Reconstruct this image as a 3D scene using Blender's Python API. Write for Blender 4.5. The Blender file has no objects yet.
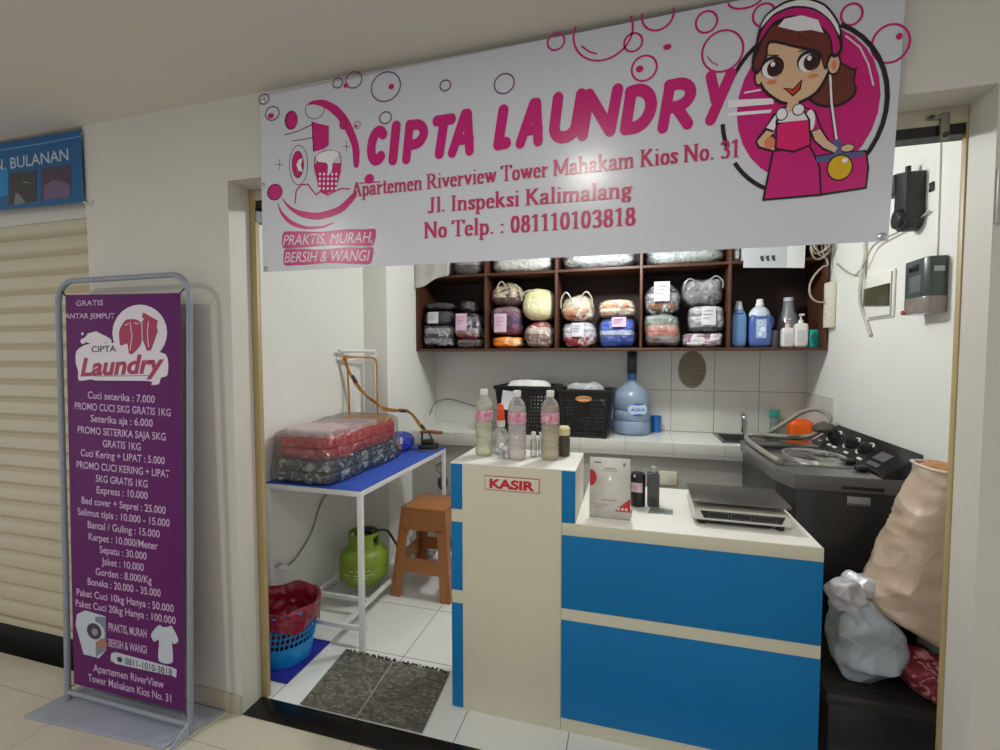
import bpy, bmesh, math, random
from mathutils import Vector, Matrix, noise

SC = bpy.context.scene
COL = SC.collection
R = math.radians
PI = math.pi

# ------------------------------------------------------------------ camera, world, lights, exposure
cam = bpy.data.objects.new('camera', bpy.data.cameras.new('camera'))
COL.objects.link(cam)
cam.data.sensor_width = 36.0
cam.data.lens = 16.714
cam.data.clip_start = 0.02
cam.location = (0, 0, 1.45)
cam.rotation_mode = 'XYZ'
cam.rotation_euler = (R(90 - 2.681), R(0.08), R(15.771))
SC.camera = cam

world = bpy.data.worlds.new('corridor_ambient')
SC.world = world
world.use_nodes = True
world.node_tree.nodes['Background'].inputs[0].default_value = (0.94, 0.96, 1.0, 1)
world.node_tree.nodes['Background'].inputs[1].default_value = 0.66

def area_light(name, loc, size, power, color=(1, 1, 1), rot=(0, 0, 0), spread=180):
    l = bpy.data.lights.new(name, 'AREA')
    l.shape = 'DISK'
    l.size = size
    l.energy = power
    l.color = color
    l.spread = R(spread)
    o = bpy.data.objects.new(name, l)
    o.location = loc
    o.rotation_euler = rot
    COL.objects.link(o)
    return o

def bulb_light(name, loc, radius, power, color=(1, 1, 1)):
    l = bpy.data.lights.new(name, 'POINT')
    l.shadow_soft_size = radius
    l.energy = power
    l.color = color
    o = bpy.data.objects.new(name, l)
    o.location = loc
    COL.objects.link(o)
    return o

bulb_light('shop_ceiling_bulb', (-0.10, 2.62, 2.30), 0.05, 40.0, (0.965, 1.0, 0.995))
area_light('corridor_downlight_and_fill', (-0.22, 0.36, 2.38), 0.16, 8.0, (1.0, 0.96, 0.88))
area_light('corridor_downlight_and_fill', (1.7, -1.0, 2.38), 0.16, 4.5, (1.0, 0.97, 0.9))  # added fill behind the camera for ambient on the right, not a known lamp
area_light('corridor_downlight_and_fill', (-2.4, -0.6, 2.38), 0.16, 19.0, (1.0, 0.97, 0.9))  # added fill that lifts the left facade and shutter, no such lamp known

SC.view_settings.view_transform = 'Standard'
SC.view_settings.look = 'None'
SC.view_settings.gamma = 1.0
SC.view_settings.use_curve_mapping = False
SC.view_settings.exposure = 0.0

# ------------------------------------------------------------------ materials
def lin(h):
    h = h.lstrip('#')
    c = [int(h[i:i + 2], 16) / 255 for i in (0, 2, 4)]
    return tuple(x / 12.92 if x <= 0.04045 else ((x + 0.055) / 1.055) ** 2.4 for x in c) + (1,)

MATS = {}
def crumple_bump(nt, tc, strength, scale):
    """Folds and facets of crumpled film."""
    n = nt.nodes.new('ShaderNodeTexNoise')
    n.inputs['Scale'].default_value = scale * 0.35
    n.inputs['Detail'].default_value = 2
    nt.links.new(tc.outputs['Object'], n.inputs['Vector'])
    mx = nt.nodes.new('ShaderNodeMix'); mx.data_type = 'VECTOR'
    mx.inputs[0].default_value = 0.12
    nt.links.new(tc.outputs['Object'], mx.inputs[4])
    nt.links.new(n.outputs['Color'], mx.inputs[5])
    v = nt.nodes.new('ShaderNodeTexVoronoi')
    v.inputs['Scale'].default_value = scale
    nt.links.new(mx.outputs[1], v.inputs['Vector'])
    bp = nt.nodes.new('ShaderNodeBump')
    bp.inputs['Strength'].default_value = strength
    bp.inputs['Distance'].default_value = 0.4 / scale
    nt.links.new(v.outputs['Distance'], bp.inputs['Height'])
    return bp

def mat(name, color='#cccccc', rough=0.5, metal=0.0, coat=0.0, spec=0.5, bump=0.0, bscale=20.0,
        vary=0.0, vscale=6.0, dark=None, alpha=1.0, trans=0.0, crumple=0.0, cscale=14.0):
    if name in MATS:
        return MATS[name]
    m = bpy.data.materials.new(name)
    m.use_nodes = True
    nt = m.node_tree
    b = nt.nodes['Principled BSDF']
    b.inputs['Base Color'].default_value = lin(color)
    b.inputs['Roughness'].default_value = rough
    b.inputs['Metallic'].default_value = metal
    b.inputs['Coat Weight'].default_value = coat
    b.inputs['Coat Roughness'].default_value = 0.12
    b.inputs['Specular IOR Level'].default_value = spec
    b.inputs['Alpha'].default_value = alpha
    b.inputs['Transmission Weight'].default_value = trans
    if vary or bump or crumple:
        tc = nt.nodes.new('ShaderNodeTexCoord')
    if vary:
        n = nt.nodes.new('ShaderNodeTexNoise')
        n.inputs['Scale'].default_value = vscale
        n.inputs['Detail'].default_value = 5
        nt.links.new(tc.outputs['Object'], n.inputs['Vector'])
        rp = nt.nodes.new('ShaderNodeValToRGB')
        rp.color_ramp.elements[0].position = 0.35
        rp.color_ramp.elements[1].position = 0.7
        c0 = lin(dark) if dark else tuple(x * (1 - vary) for x in lin(color)[:3]) + (1,)
        rp.color_ramp.elements[0].color = c0
        rp.color_ramp.elements[1].color = lin(color)
        nt.links.new(n.outputs['Fac'], rp.inputs['Fac'])
        nt.links.new(rp.outputs['Color'], b.inputs['Base Color'])
    if bump:
        n2 = nt.nodes.new('ShaderNodeTexNoise')
        n2.inputs['Scale'].default_value = bscale
        n2.inputs['Detail'].default_value = 4
        nt.links.new(tc.outputs['Object'], n2.inputs['Vector'])
        bp = nt.nodes.new('ShaderNodeBump')
        bp.inputs['Strength'].default_value = bump
        bp.inputs['Distance'].default_value = 0.02
        nt.links.new(n2.outputs['Fac'], bp.inputs['Height'])
        nt.links.new(bp.outputs['Normal'], b.inputs['Normal'])
        if coat:
            nt.links.new(bp.outputs['Normal'], b.inputs['Coat Normal'])
    if crumple:
        bp2 = crumple_bump(nt, tc, crumple, cscale)
        if bump:
            nt.links.new(bp.outputs['Normal'], bp2.inputs['Normal'])
        nt.links.new(bp2.outputs['Normal'], b.inputs['Normal'])
        nt.links.new(bp2.outputs['Normal'], b.inputs['Coat Normal'])
    MATS[name] = m
    return m

def tile_mat(name, color, grout, sx, sy, ox, oy, axes='XY', rough=0.2, width=0.004, vary=0.04, bump=0.25, xmin=None, spec=0.5):
    """Square tiles laid on world-aligned object coordinates."""
    m = bpy.data.materials.new(name)
    m.use_nodes = True
    nt = m.node_tree
    b = nt.nodes['Principled BSDF']
    b.inputs['Roughness'].default_value = rough
    b.inputs['Specular IOR Level'].default_value = spec
    tc = nt.nodes.new('ShaderNodeTexCoord')
    sp = nt.nodes.new('ShaderNodeSeparateXYZ')
    nt.links.new(tc.outputs['Object'], sp.inputs[0])
    def mth(op, a, bb=None, c=None):
        n = nt.nodes.new('ShaderNodeMath')
        n.operation = op
        for i, v in enumerate((a, bb, c)):
            if v is None:
                continue
            if isinstance(v, (int, float)):
                n.inputs[i].default_value = v
            else:
                nt.links.new(v, n.inputs[i])
        return n.outputs[0]
    masks = []
    for ax, s, o in ((axes[0], sx, ox), (axes[1], sy, oy)):
        t = mth('DIVIDE', mth('SUBTRACT', sp.outputs[ax], o), s)
        fr = mth('FRACT', mth('ADD', t, 100.5))
        d = mth('ABSOLUTE', mth('SUBTRACT', fr, 0.5))
        masks.append(mth('LESS_THAN', d, width / s / 2))
    g = mth('MAXIMUM', masks[0], masks[1])
    if xmin is not None:
        g = mth('MULTIPLY', g, mth('GREATER_THAN', sp.outputs[axes[0]], xmin))
    n = nt.nodes.new('ShaderNodeTexNoise')
    n.inputs['Scale'].default_value = 3.0
    n.inputs['Detail'].default_value = 6
    nt.links.new(tc.outputs['Object'], n.inputs['Vector'])
    mx0 = nt.nodes.new('ShaderNodeMix'); mx0.data_type = 'RGBA'
    mx0.inputs[6].default_value = lin(color)
    mx0.inputs[7].default_value = tuple(x * (1 - vary * 4) for x in lin(color)[:3]) + (1,)
    nt.links.new(n.outputs['Fac'], mx0.inputs[0])
    mx = nt.nodes.new('ShaderNodeMix'); mx.data_type = 'RGBA'
    nt.links.new(g, mx.inputs[0])
    nt.links.new(mx0.outputs[2], mx.inputs[6])
    mx.inputs[7].default_value = lin(grout)
    nt.links.new(mx.outputs[2], b.inputs['Base Color'])
    bp = nt.nodes.new('ShaderNodeBump')
    bp.invert = True
    bp.inputs['Strength'].default_value = bump
    bp.inputs['Distance'].default_value = 0.004
    nt.links.new(g, bp.inputs['Height'])
    nt.links.new(bp.outputs['Normal'], b.inputs['Normal'])
    MATS[name] = m
    return m

def clear_mat(name, tint='#ffffff', gloss=0.12, rough=0.08, wrinkle=0.0, wscale=30.0, haze=0.0, hazecol='#ffffff', edge=0.35, fres=0.6):
    """Clear plastic film or bottle: transparent body, fresnel gloss, optional milky haze and crinkles."""
    if name in MATS:
        return MATS[name]
    m = bpy.data.materials.new(name)
    m.use_nodes = True
    nt = m.node_tree
    nt.nodes.clear()
    out = nt.nodes.new('ShaderNodeOutputMaterial')
    tr = nt.nodes.new('ShaderNodeBsdfTransparent')
    tr.inputs[0].default_value = lin(tint)
    gl = nt.nodes.new('ShaderNodeBsdfGlossy')
    gl.inputs['Roughness'].default_value = rough
    df = nt.nodes.new('ShaderNodeBsdfDiffuse')
    df.inputs[0].default_value = lin(hazecol)
    lw = nt.nodes.new('ShaderNodeLayerWeight')
    lw.inputs['Blend'].default_value = edge
    mp = nt.nodes.new('ShaderNodeMath'); mp.operation = 'MULTIPLY_ADD'
    nt.links.new(lw.outputs['Fresnel'], mp.inputs[0])
    mp.inputs[1].default_value = fres
    mp.inputs[2].default_value = gloss
    mp.use_clamp = True
    m1 = nt.nodes.new('ShaderNodeMixShader')
    m1.inputs[0].default_value = haze
    nt.links.new(tr.outputs[0], m1.inputs[1])
    nt.links.new(df.outputs[0], m1.inputs[2])
    m2 = nt.nodes.new('ShaderNodeMixShader')
    nt.links.new(mp.outputs[0], m2.inputs[0])
    nt.links.new(m1.outputs[0], m2.inputs[1])
    nt.links.new(gl.outputs[0], m2.inputs[2])
    nt.links.new(m2.outputs[0], out.inputs[0])
    if wrinkle:
        tc = nt.nodes.new('ShaderNodeTexCoord')
        n = nt.nodes.new('ShaderNodeTexNoise')
        n.inputs['Scale'].default_value = wscale
        n.inputs['Detail'].default_value = 3
        n.inputs['Distortion'].default_value = 1.5
        nt.links.new(tc.outputs['Object'], n.inputs['Vector'])
        bp = nt.nodes.new('ShaderNodeBump')
        bp.inputs['Strength'].default_value = wrinkle
        bp.inputs['Distance'].default_value = 0.03
        nt.links.new(n.outputs['Fac'], bp.inputs['Height'])
        nt.links.new(bp.outputs['Normal'], gl.inputs['Normal'])
        nt.links.new(bp.outputs['Normal'], lw.inputs['Normal'])
    MATS[name] = m
    return m

def layered_mat(name, colors, speck=None, coat=0.5, distort=0.05, rough=0.6, axis='Z', speckscale=14.0, bump=0.5):
    """Folded cloth seen through film: bands of cloth colour from bottom to top of the pack."""
    m = bpy.data.materials.new(name)
    m.use_nodes = True
    nt = m.node_tree
    b = nt.nodes['Principled BSDF']
    b.inputs['Roughness'].default_value = rough
    b.inputs['Coat Weight'].default_value = coat
    b.inputs['Coat Roughness'].default_value = 0.15
    tc = nt.nodes.new('ShaderNodeTexCoord')
    sp = nt.nodes.new('ShaderNodeSeparateXYZ')
    nt.links.new(tc.outputs['Generated'], sp.inputs[0])
    n = nt.nodes.new('ShaderNodeTexNoise')
    n.inputs['Scale'].default_value = 4.0
    n.inputs['Detail'].default_value = 3
    nt.links.new(tc.outputs['Generated'], n.inputs['Vector'])
    a = nt.nodes.new('ShaderNodeMath'); a.operation = 'MULTIPLY_ADD'
    nt.links.new(n.outputs['Fac'], a.inputs[0])
    a.inputs[1].default_value = distort * 2
    nt.links.new(sp.outputs[axis], a.inputs[2])
    a2 = nt.nodes.new('ShaderNodeMath'); a2.operation = 'SUBTRACT'
    nt.links.new(a.outputs[0], a2.inputs[0])
    a2.inputs[1].default_value = distort
    rp = nt.nodes.new('ShaderNodeValToRGB')
    rp.color_ramp.interpolation = 'CONSTANT'
    els = rp.color_ramp.elements
    k = len(colors)
    while len(els) < k:
        els.new(0.5)
    while len(els) > max(k, 1):
        els.remove(els[-1])
    for i, c in enumerate(colors):
        els[i].position = i / k
        els[i].color = lin(c)
    nt.links.new(a2.outputs[0], rp.inputs['Fac'])
    src = rp.outputs['Color']
    if speck:
        n3 = nt.nodes.new('ShaderNodeTexNoise')
        n3.inputs['Scale'].default_value = speckscale
        n3.inputs['Detail'].default_value = 2
        n3.inputs['Distortion'].default_value = 1.0
        nt.links.new(tc.outputs['Object'], n3.inputs['Vector'])
        r3 = nt.nodes.new('ShaderNodeValToRGB')
        r3.color_ramp.elements[0].position = 0.54
        r3.color_ramp.elements[1].position = 0.60
        nt.links.new(n3.outputs['Fac'], r3.inputs['Fac'])
        mx = nt.nodes.new('ShaderNodeMix'); mx.data_type = 'RGBA'
        nt.links.new(r3.outputs['Color'], mx.inputs[0])
        nt.links.new(src, mx.inputs[6])
        mx.inputs[7].default_value = lin(speck)
        src = mx.outputs[2]
    nt.links.new(src, b.inputs['Base Color'])
    n2 = nt.nodes.new('ShaderNodeTexNoise')
    n2.inputs['Scale'].default_value = 22.0
    n2.inputs['Detail'].default_value = 4
    n2.inputs['Distortion'].default_value = 1.2
    nt.links.new(tc.outputs['Object'], n2.inputs['Vector'])
    bp = nt.nodes.new('ShaderNodeBump')
    bp.inputs['Strength'].default_value = bump
    bp.inputs['Distance'].default_value = 0.03
    nt.links.new(n2.outputs['Fac'], bp.inputs['Height'])
    nt.links.new(bp.outputs['Normal'], b.inputs['Normal'])
    if coat > 0.2:
        b2 = crumple_bump(nt, tc, 0.55, 26.0)
        nt.links.new(bp.outputs['Normal'], b2.inputs['Normal'])
        bp = b2
        nt.links.new(bp.outputs['Normal'], b.inputs['Normal'])
    nt.links.new(bp.outputs['Normal'], b.inputs['Coat Normal'])
    return m

# ------------------------------------------------------------------ mesh builder
def hull2(pts):
    pts = sorted(set((round(x, 6), round(y, 6)) for x, y in pts))
    if len(pts) < 3:
        return pts
    def half(ps):
        h = []
        for p in ps:
            while len(h) > 1 and (h[-1][0]-h[-2][0])*(p[1]-h[-2][1])-(h[-1][1]-h[-2][1])*(p[0]-h[-2][0]) <= 0:
                h.pop()
            h.append(p)
        return h
    a = half(pts); b = half(reversed(pts))
    return a[:-1] + b[:-1]

class MB:
    def __init__(s):
        s.v = []; s.f = []; s.m = []; s.mi = 0
    def add(s, vs, fs, M=None):
        o = len(s.v)
        s.v += [tuple(M @ Vector(p)) if M is not None else tuple(p) for p in vs]
        s.f += [tuple(i + o for i in f) for f in fs]
        s.m += [s.mi] * len(fs)
        return s
    def box(s, x0, x1, y0, y1, z0, z1, bev=0.0, seg=2, M=None):
        bm = bmesh.new()
        bmesh.ops.create_cube(bm, size=1)
        for v in bm.verts:
            v.co = ((x0 + x1) / 2 + v.co.x * (x1 - x0), (y0 + y1) / 2 + v.co.y * (y1 - y0), (z0 + z1) / 2 + v.co.z * (z1 - z0))
        if bev:
            bmesh.ops.bevel(bm, geom=bm.edges[:], offset=bev, segments=seg, affect='EDGES', profile=0.5)
        bm.verts.index_update()
        s.add([v.co[:] for v in bm.verts], [[v.index for v in f.verts] for f in bm.faces], M)
        bm.free()
        return s
    def prism(s, poly, z0, z1, M=None, bev=0.0):
        """Extrude a 2-D outline (counter-clockwise) from z0 to z1."""
        n = len(poly)
        ar = sum(poly[i][0]*poly[(i+1) % n][1]-poly[(i+1) % n][0]*poly[i][1] for i in range(n))
        if ar < 0:
            poly = list(reversed(poly))
        vs = [(x, y, z0) for x, y in poly] + [(x, y, z1) for x, y in poly]
        fs = [tuple(range(n - 1, -1, -1)), tuple(range(n, 2 * n))] + [(i, (i + 1) % n, n + (i + 1) % n, n + i) for i in range(n)]
        if bev:
            bm = bmesh.new()
            bv = [bm.verts.new(v) for v in vs]
            for f in fs:
                bm.faces.new([bv[i] for i in f])
            bmesh.ops.bevel(bm, geom=bm.edges[:], offset=bev, segments=2, affect='EDGES', profile=0.5)
            bm.verts.index_update()
            vs = [v.co[:] for v in bm.verts]; fs = [[v.index for v in f.verts] for f in bm.faces]
            bm.free()
        return s.add(vs, fs, M)
    def lathe(s, prof, n=32, M=None, cap=True, wob=None):
        vs = []; fs = []
        for k, (r, z) in enumerate(prof):
            for i in range(n):
                a = 2 * PI * i / n
                w = wob(a, k) if wob else (1, 0)
                vs.append((r * w[0] * math.cos(a), r * w[0] * math.sin(a), z + w[1]))
        for k in range(len(prof) - 1):
            for i in range(n):
                j = (i + 1) % n
                fs.append((k * n + i, k * n + j, (k + 1) * n + j, (k + 1) * n + i))
        if cap:
            if prof[0][0] > 1e-5:
                fs.append(tuple(range(n - 1, -1, -1)))
            if prof[-1][0] > 1e-5:
                o = (len(prof) - 1) * n
                fs.append(tuple(range(o, o + n)))
        return s.add(vs, fs, M)
    def cyl(s, p0, p1, r0, r1=None, n=20):
        r1 = r0 if r1 is None else r1
        p0 = Vector(p0); p1 = Vector(p1)
        M = Matrix.Translation(p0) @ (p1 - p0).to_track_quat('Z', 'Y').to_matrix().to_4x4()
        return s.lathe([(r0, 0), (r1, (p1 - p0).length)], n, M)
    def tube(s, pts, r, n=10, closed=False, smooth=0):
        P = [Vector(p) for p in pts]
        if smooth:
            Q = []
            m = len(P)
            for i in range(m if closed else m - 1):
                a = P[(i - 1) % m] if closed or i > 0 else P[i]
                b = P[i]; c = P[(i + 1) % m]
                d = P[(i + 2) % m] if closed or i + 2 < m else c
                for k in range(smooth):
                    t = k / smooth
                    Q.append(0.5 * ((2 * b) + (c - a) * t + (2 * a - 5 * b + 4 * c - d) * t * t + (3 * b - a - 3 * c + d) * t ** 3))
            if not closed:
                Q.append(P[-1])
            P = Q
        m = len(P)
        vs = []; fs = []
        up = None
        for i in range(m):
            t = (P[(i + 1) % m] - P[i - 1]) if closed else (P[min(i + 1, m - 1)] - P[max(i - 1, 0)])
            t.normalize()
            if up is None:
                up = Vector((0, 0, 1)) if abs(t.z) < 0.9 else Vector((1, 0, 0))
            up = (up - t * up.dot(t))
            if up.length < 1e-6:
                up = t.orthogonal()
            up.normalize()
            sd = t.cross(up)
            rr = r(i / (m - 1)) if callable(r) else r
            for k in range(n):
                a = 2 * PI * k / n
                vs.append(P[i] + rr * (math.cos(a) * up + math.sin(a) * sd))
        for i in range(m if closed else m - 1):
            i2 = (i + 1) % m
            for k in range(n):
                k2 = (k + 1) % n
                fs.append((i * n + k, i * n + k2, i2 * n + k2, i2 * n + k))
        if not closed:
            fs.append(tuple(range(n - 1, -1, -1)))
            fs.append(tuple(range((m - 1) * n, m * n)))
        return s.add(vs, fs)
    def grid(s, fn, nu, nv, wrap_u=False, M=None):
        vs = [fn(i / nu, j / nv) for j in range(nv + 1) for i in range(nu + (0 if wrap_u else 1))]
        w = nu + (0 if wrap_u else 1)
        fs = [(j * w + i, j * w + (i + 1) % w, (j + 1) * w + (i + 1) % w, (j + 1) * w + i) for j in range(nv) for i in range(nu)]
        return s.add(vs, fs, M)
    def blob(s, cx, cy, cz, hx, hy, hz, p=4.0, amp=0.0, freq=6.0, seed=0, res=12, pinch=(), shape=None, ridge=0.0):
        """Soft rounded block with cloth lumps: superellipsoid over a subdivided cube."""
        bm = bmesh.new()
        bmesh.ops.create_cube(bm, size=2)
        bmesh.ops.subdivide_edges(bm, edges=bm.edges[:], cuts=res, use_grid_fill=True)
        off = Vector((seed * 3.17, seed * 1.71, seed * 2.3))
        for v in bm.verts:
            d = v.co.copy()
            k = (abs(d.x) ** p + abs(d.y) ** p + abs(d.z) ** p) ** (1 / p)
            q = d / k
            w = Vector((q.x * hx, q.y * hy, q.z * hz))
            nn = w.normalized()
            if amp:
                w = w + nn * amp * noise.noise(w * freq + off) + nn * amp * 0.5 * noise.noise(w * freq * 2.7 + off)
            if ridge:
                w = w + nn * ridge * (0.5 - 2 * abs(noise.noise(w * freq * 0.8 + off * 1.3)))
            for zc in pinch:
                g = math.exp(-((q.z - zc) / 0.09) ** 2)
                w.x *= 1 - 0.07 * g; w.y *= 1 - 0.05 * g
            if shape:
                w = shape(w, q)
            v.co = (cx + w.x, cy + w.y, cz + w.z)
        bm.verts.index_update()
        s.add([v.co[:] for v in bm.verts], [[v.index for v in f.verts] for f in bm.faces])
        bm.free()
        return s
    def flat(s, pts, M):
        s.nf = getattr(s, 'nf', 0) + 1          # each print lies a hair above the one before it
        z = (s.nf % 40) * 6e-6
        ar = sum(pts[i][0] * pts[(i + 1) % len(pts)][1] - pts[(i + 1) % len(pts)][0] * pts[i][1] for i in range(len(pts)))
        if ar < 0:
            pts = list(reversed(pts))
        return s.add([(x, y, z) for x, y in pts], [tuple(range(len(pts)))], M)
    def build(s, name, mats, parent=None, world=False, angle=38, label=None, loc=None, kind=None):
        me = bpy.data.meshes.new(name)
        o = bpy.data.objects.new(name, me)
        COL.objects.link(o)
        V = s.v
        if parent is not None:
            o.parent = parent
            if world:
                I = root_matrix(parent).inverted()
                V = [tuple(I @ Vector(p)) for p in V]
        elif loc is not None:
            o.location = loc
            V = [(p[0] - loc[0], p[1] - loc[1], p[2] - loc[2]) for p in V]
        me.from_pydata(V, [], s.f)
        if not isinstance(mats, (list, tuple)):
            mats = [mats]
        for m in mats:
            me.materials.append(m)
        me.polygons.foreach_set('material_index', s.m)
        me.polygons.foreach_set('use_smooth', [True] * len(me.polygons))
        me.update()
        if angle:
            me.set_sharp_from_angle(angle=R(angle))
        if label:
            o['label'] = label
        if kind:
            o['kind'] = kind
        return o

def root_matrix(o):
    while o.parent is not None:
        o = o.parent
    return Matrix.Translation(o.location) @ o.rotation_euler.to_matrix().to_4x4()

def tag(o, label, cat, group=None, kind=None):
    o['label'] = label
    o['category'] = cat
    if group:
        o['group'] = group
    if kind:
        o['kind'] = kind
    return o

def thing(name, label, cat, loc=(0, 0, 0), rot=0, group=None):
    o = bpy.data.objects.new(name, None)
    o.empty_display_size = 0.05
    o.location = loc
    o.rotation_euler = (0, 0, rot)
    COL.objects.link(o)
    return tag(o, label, cat, group)

def struct(name, mb, m, angle=38):
    o = mb.build(name, m, angle=angle)
    o['kind'] = 'structure'
    return o

def dup(o, loc=None, rot=None, label=None, parent=None):
    """A copy of a thing with copies of its parts and sub-parts."""
    c = o.copy()
    COL.objects.link(c)
    if parent is not None:
        c.parent = parent
    if loc is not None:
        c.location = loc
    if rot is not None:
        c.rotation_euler = (0, 0, rot)
    if label:
        c['label'] = label
    for ch in list(o.children):
        dup(ch, parent=c)
    return c

# ------------------------------------------------------------------ flat printing: lettering and drawings
def frame(O, U, V, lift):
    U = Vector(U).normalized(); V = Vector(V).normalized()
    N = U.cross(V)
    M = Matrix((U, V, N)).transposed().to_4x4()
    return Matrix.Translation(Vector(O) + N * lift) @ M

def text_mesh(body, bold=0.0, shear=0.0):
    cu = bpy.data.curves.new('lettering', 'FONT')
    cu.body = body
    cu.size = 1.0
    cu.offset = bold
    cu.shear = shear
    cu.resolution_u = 4
    o = bpy.data.objects.new('lettering', cu)
    COL.objects.link(o)
    dg = bpy.context.evaluated_depsgraph_get()
    me = bpy.data.meshes.new_from_object(o.evaluated_get(dg))
    vs = [v.co[:] for v in me.vertices]
    fs = [tuple(p.vertices) for p in me.polygons]
    bpy.data.objects.remove(o)
    bpy.data.curves.remove(cu)
    bpy.data.meshes.remove(me)
    return vs, fs

def put_text(mb, M, body, a, b, h, bold=0.02, shear=0.0):
    """Built-in lettering from point a to point b on the sheet, cap height h."""
    vs, fs = text_mesh(body, bold, shear)
    x0 = min(v[0] for v in vs); x1 = max(v[0] for v in vs)
    L = math.hypot(b[0] - a[0], b[1] - a[1])
    ca, sa = (b[0] - a[0]) / L, (b[1] - a[1]) / L
    sx = L / (x1 - x0); sy = h / 0.70
    out = []
    for x, y, z in vs:
        u = (x - x0) * sx; v = y * sy
        out.append((a[0] + u * ca - v * sa, a[1] + u * sa + v * ca, 0))
    mb.add(out, fs, M)

def arc(cx, cy, rx, ry, a0, a1, n=12):
    return [(cx + rx * math.cos(R(a0 + (a1 - a0) * i / n)), cy + ry * math.sin(R(a0 + (a1 - a0) * i / n))) for i in range(n + 1)]

def pen(mb, M, strokes, nib, xf):
    """Draw strokes with a nib outline: hull of the nib at both ends of every segment."""
    for st in strokes:
        for p, q in zip(st[:-1], st[1:]):
            pts = [(p[0] + x, p[1] + y) for x, y in nib] + [(q[0] + x, q[1] + y) for x, y in nib]
            mb.flat([xf(x, y) for x, y in hull2(pts)], M)

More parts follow.
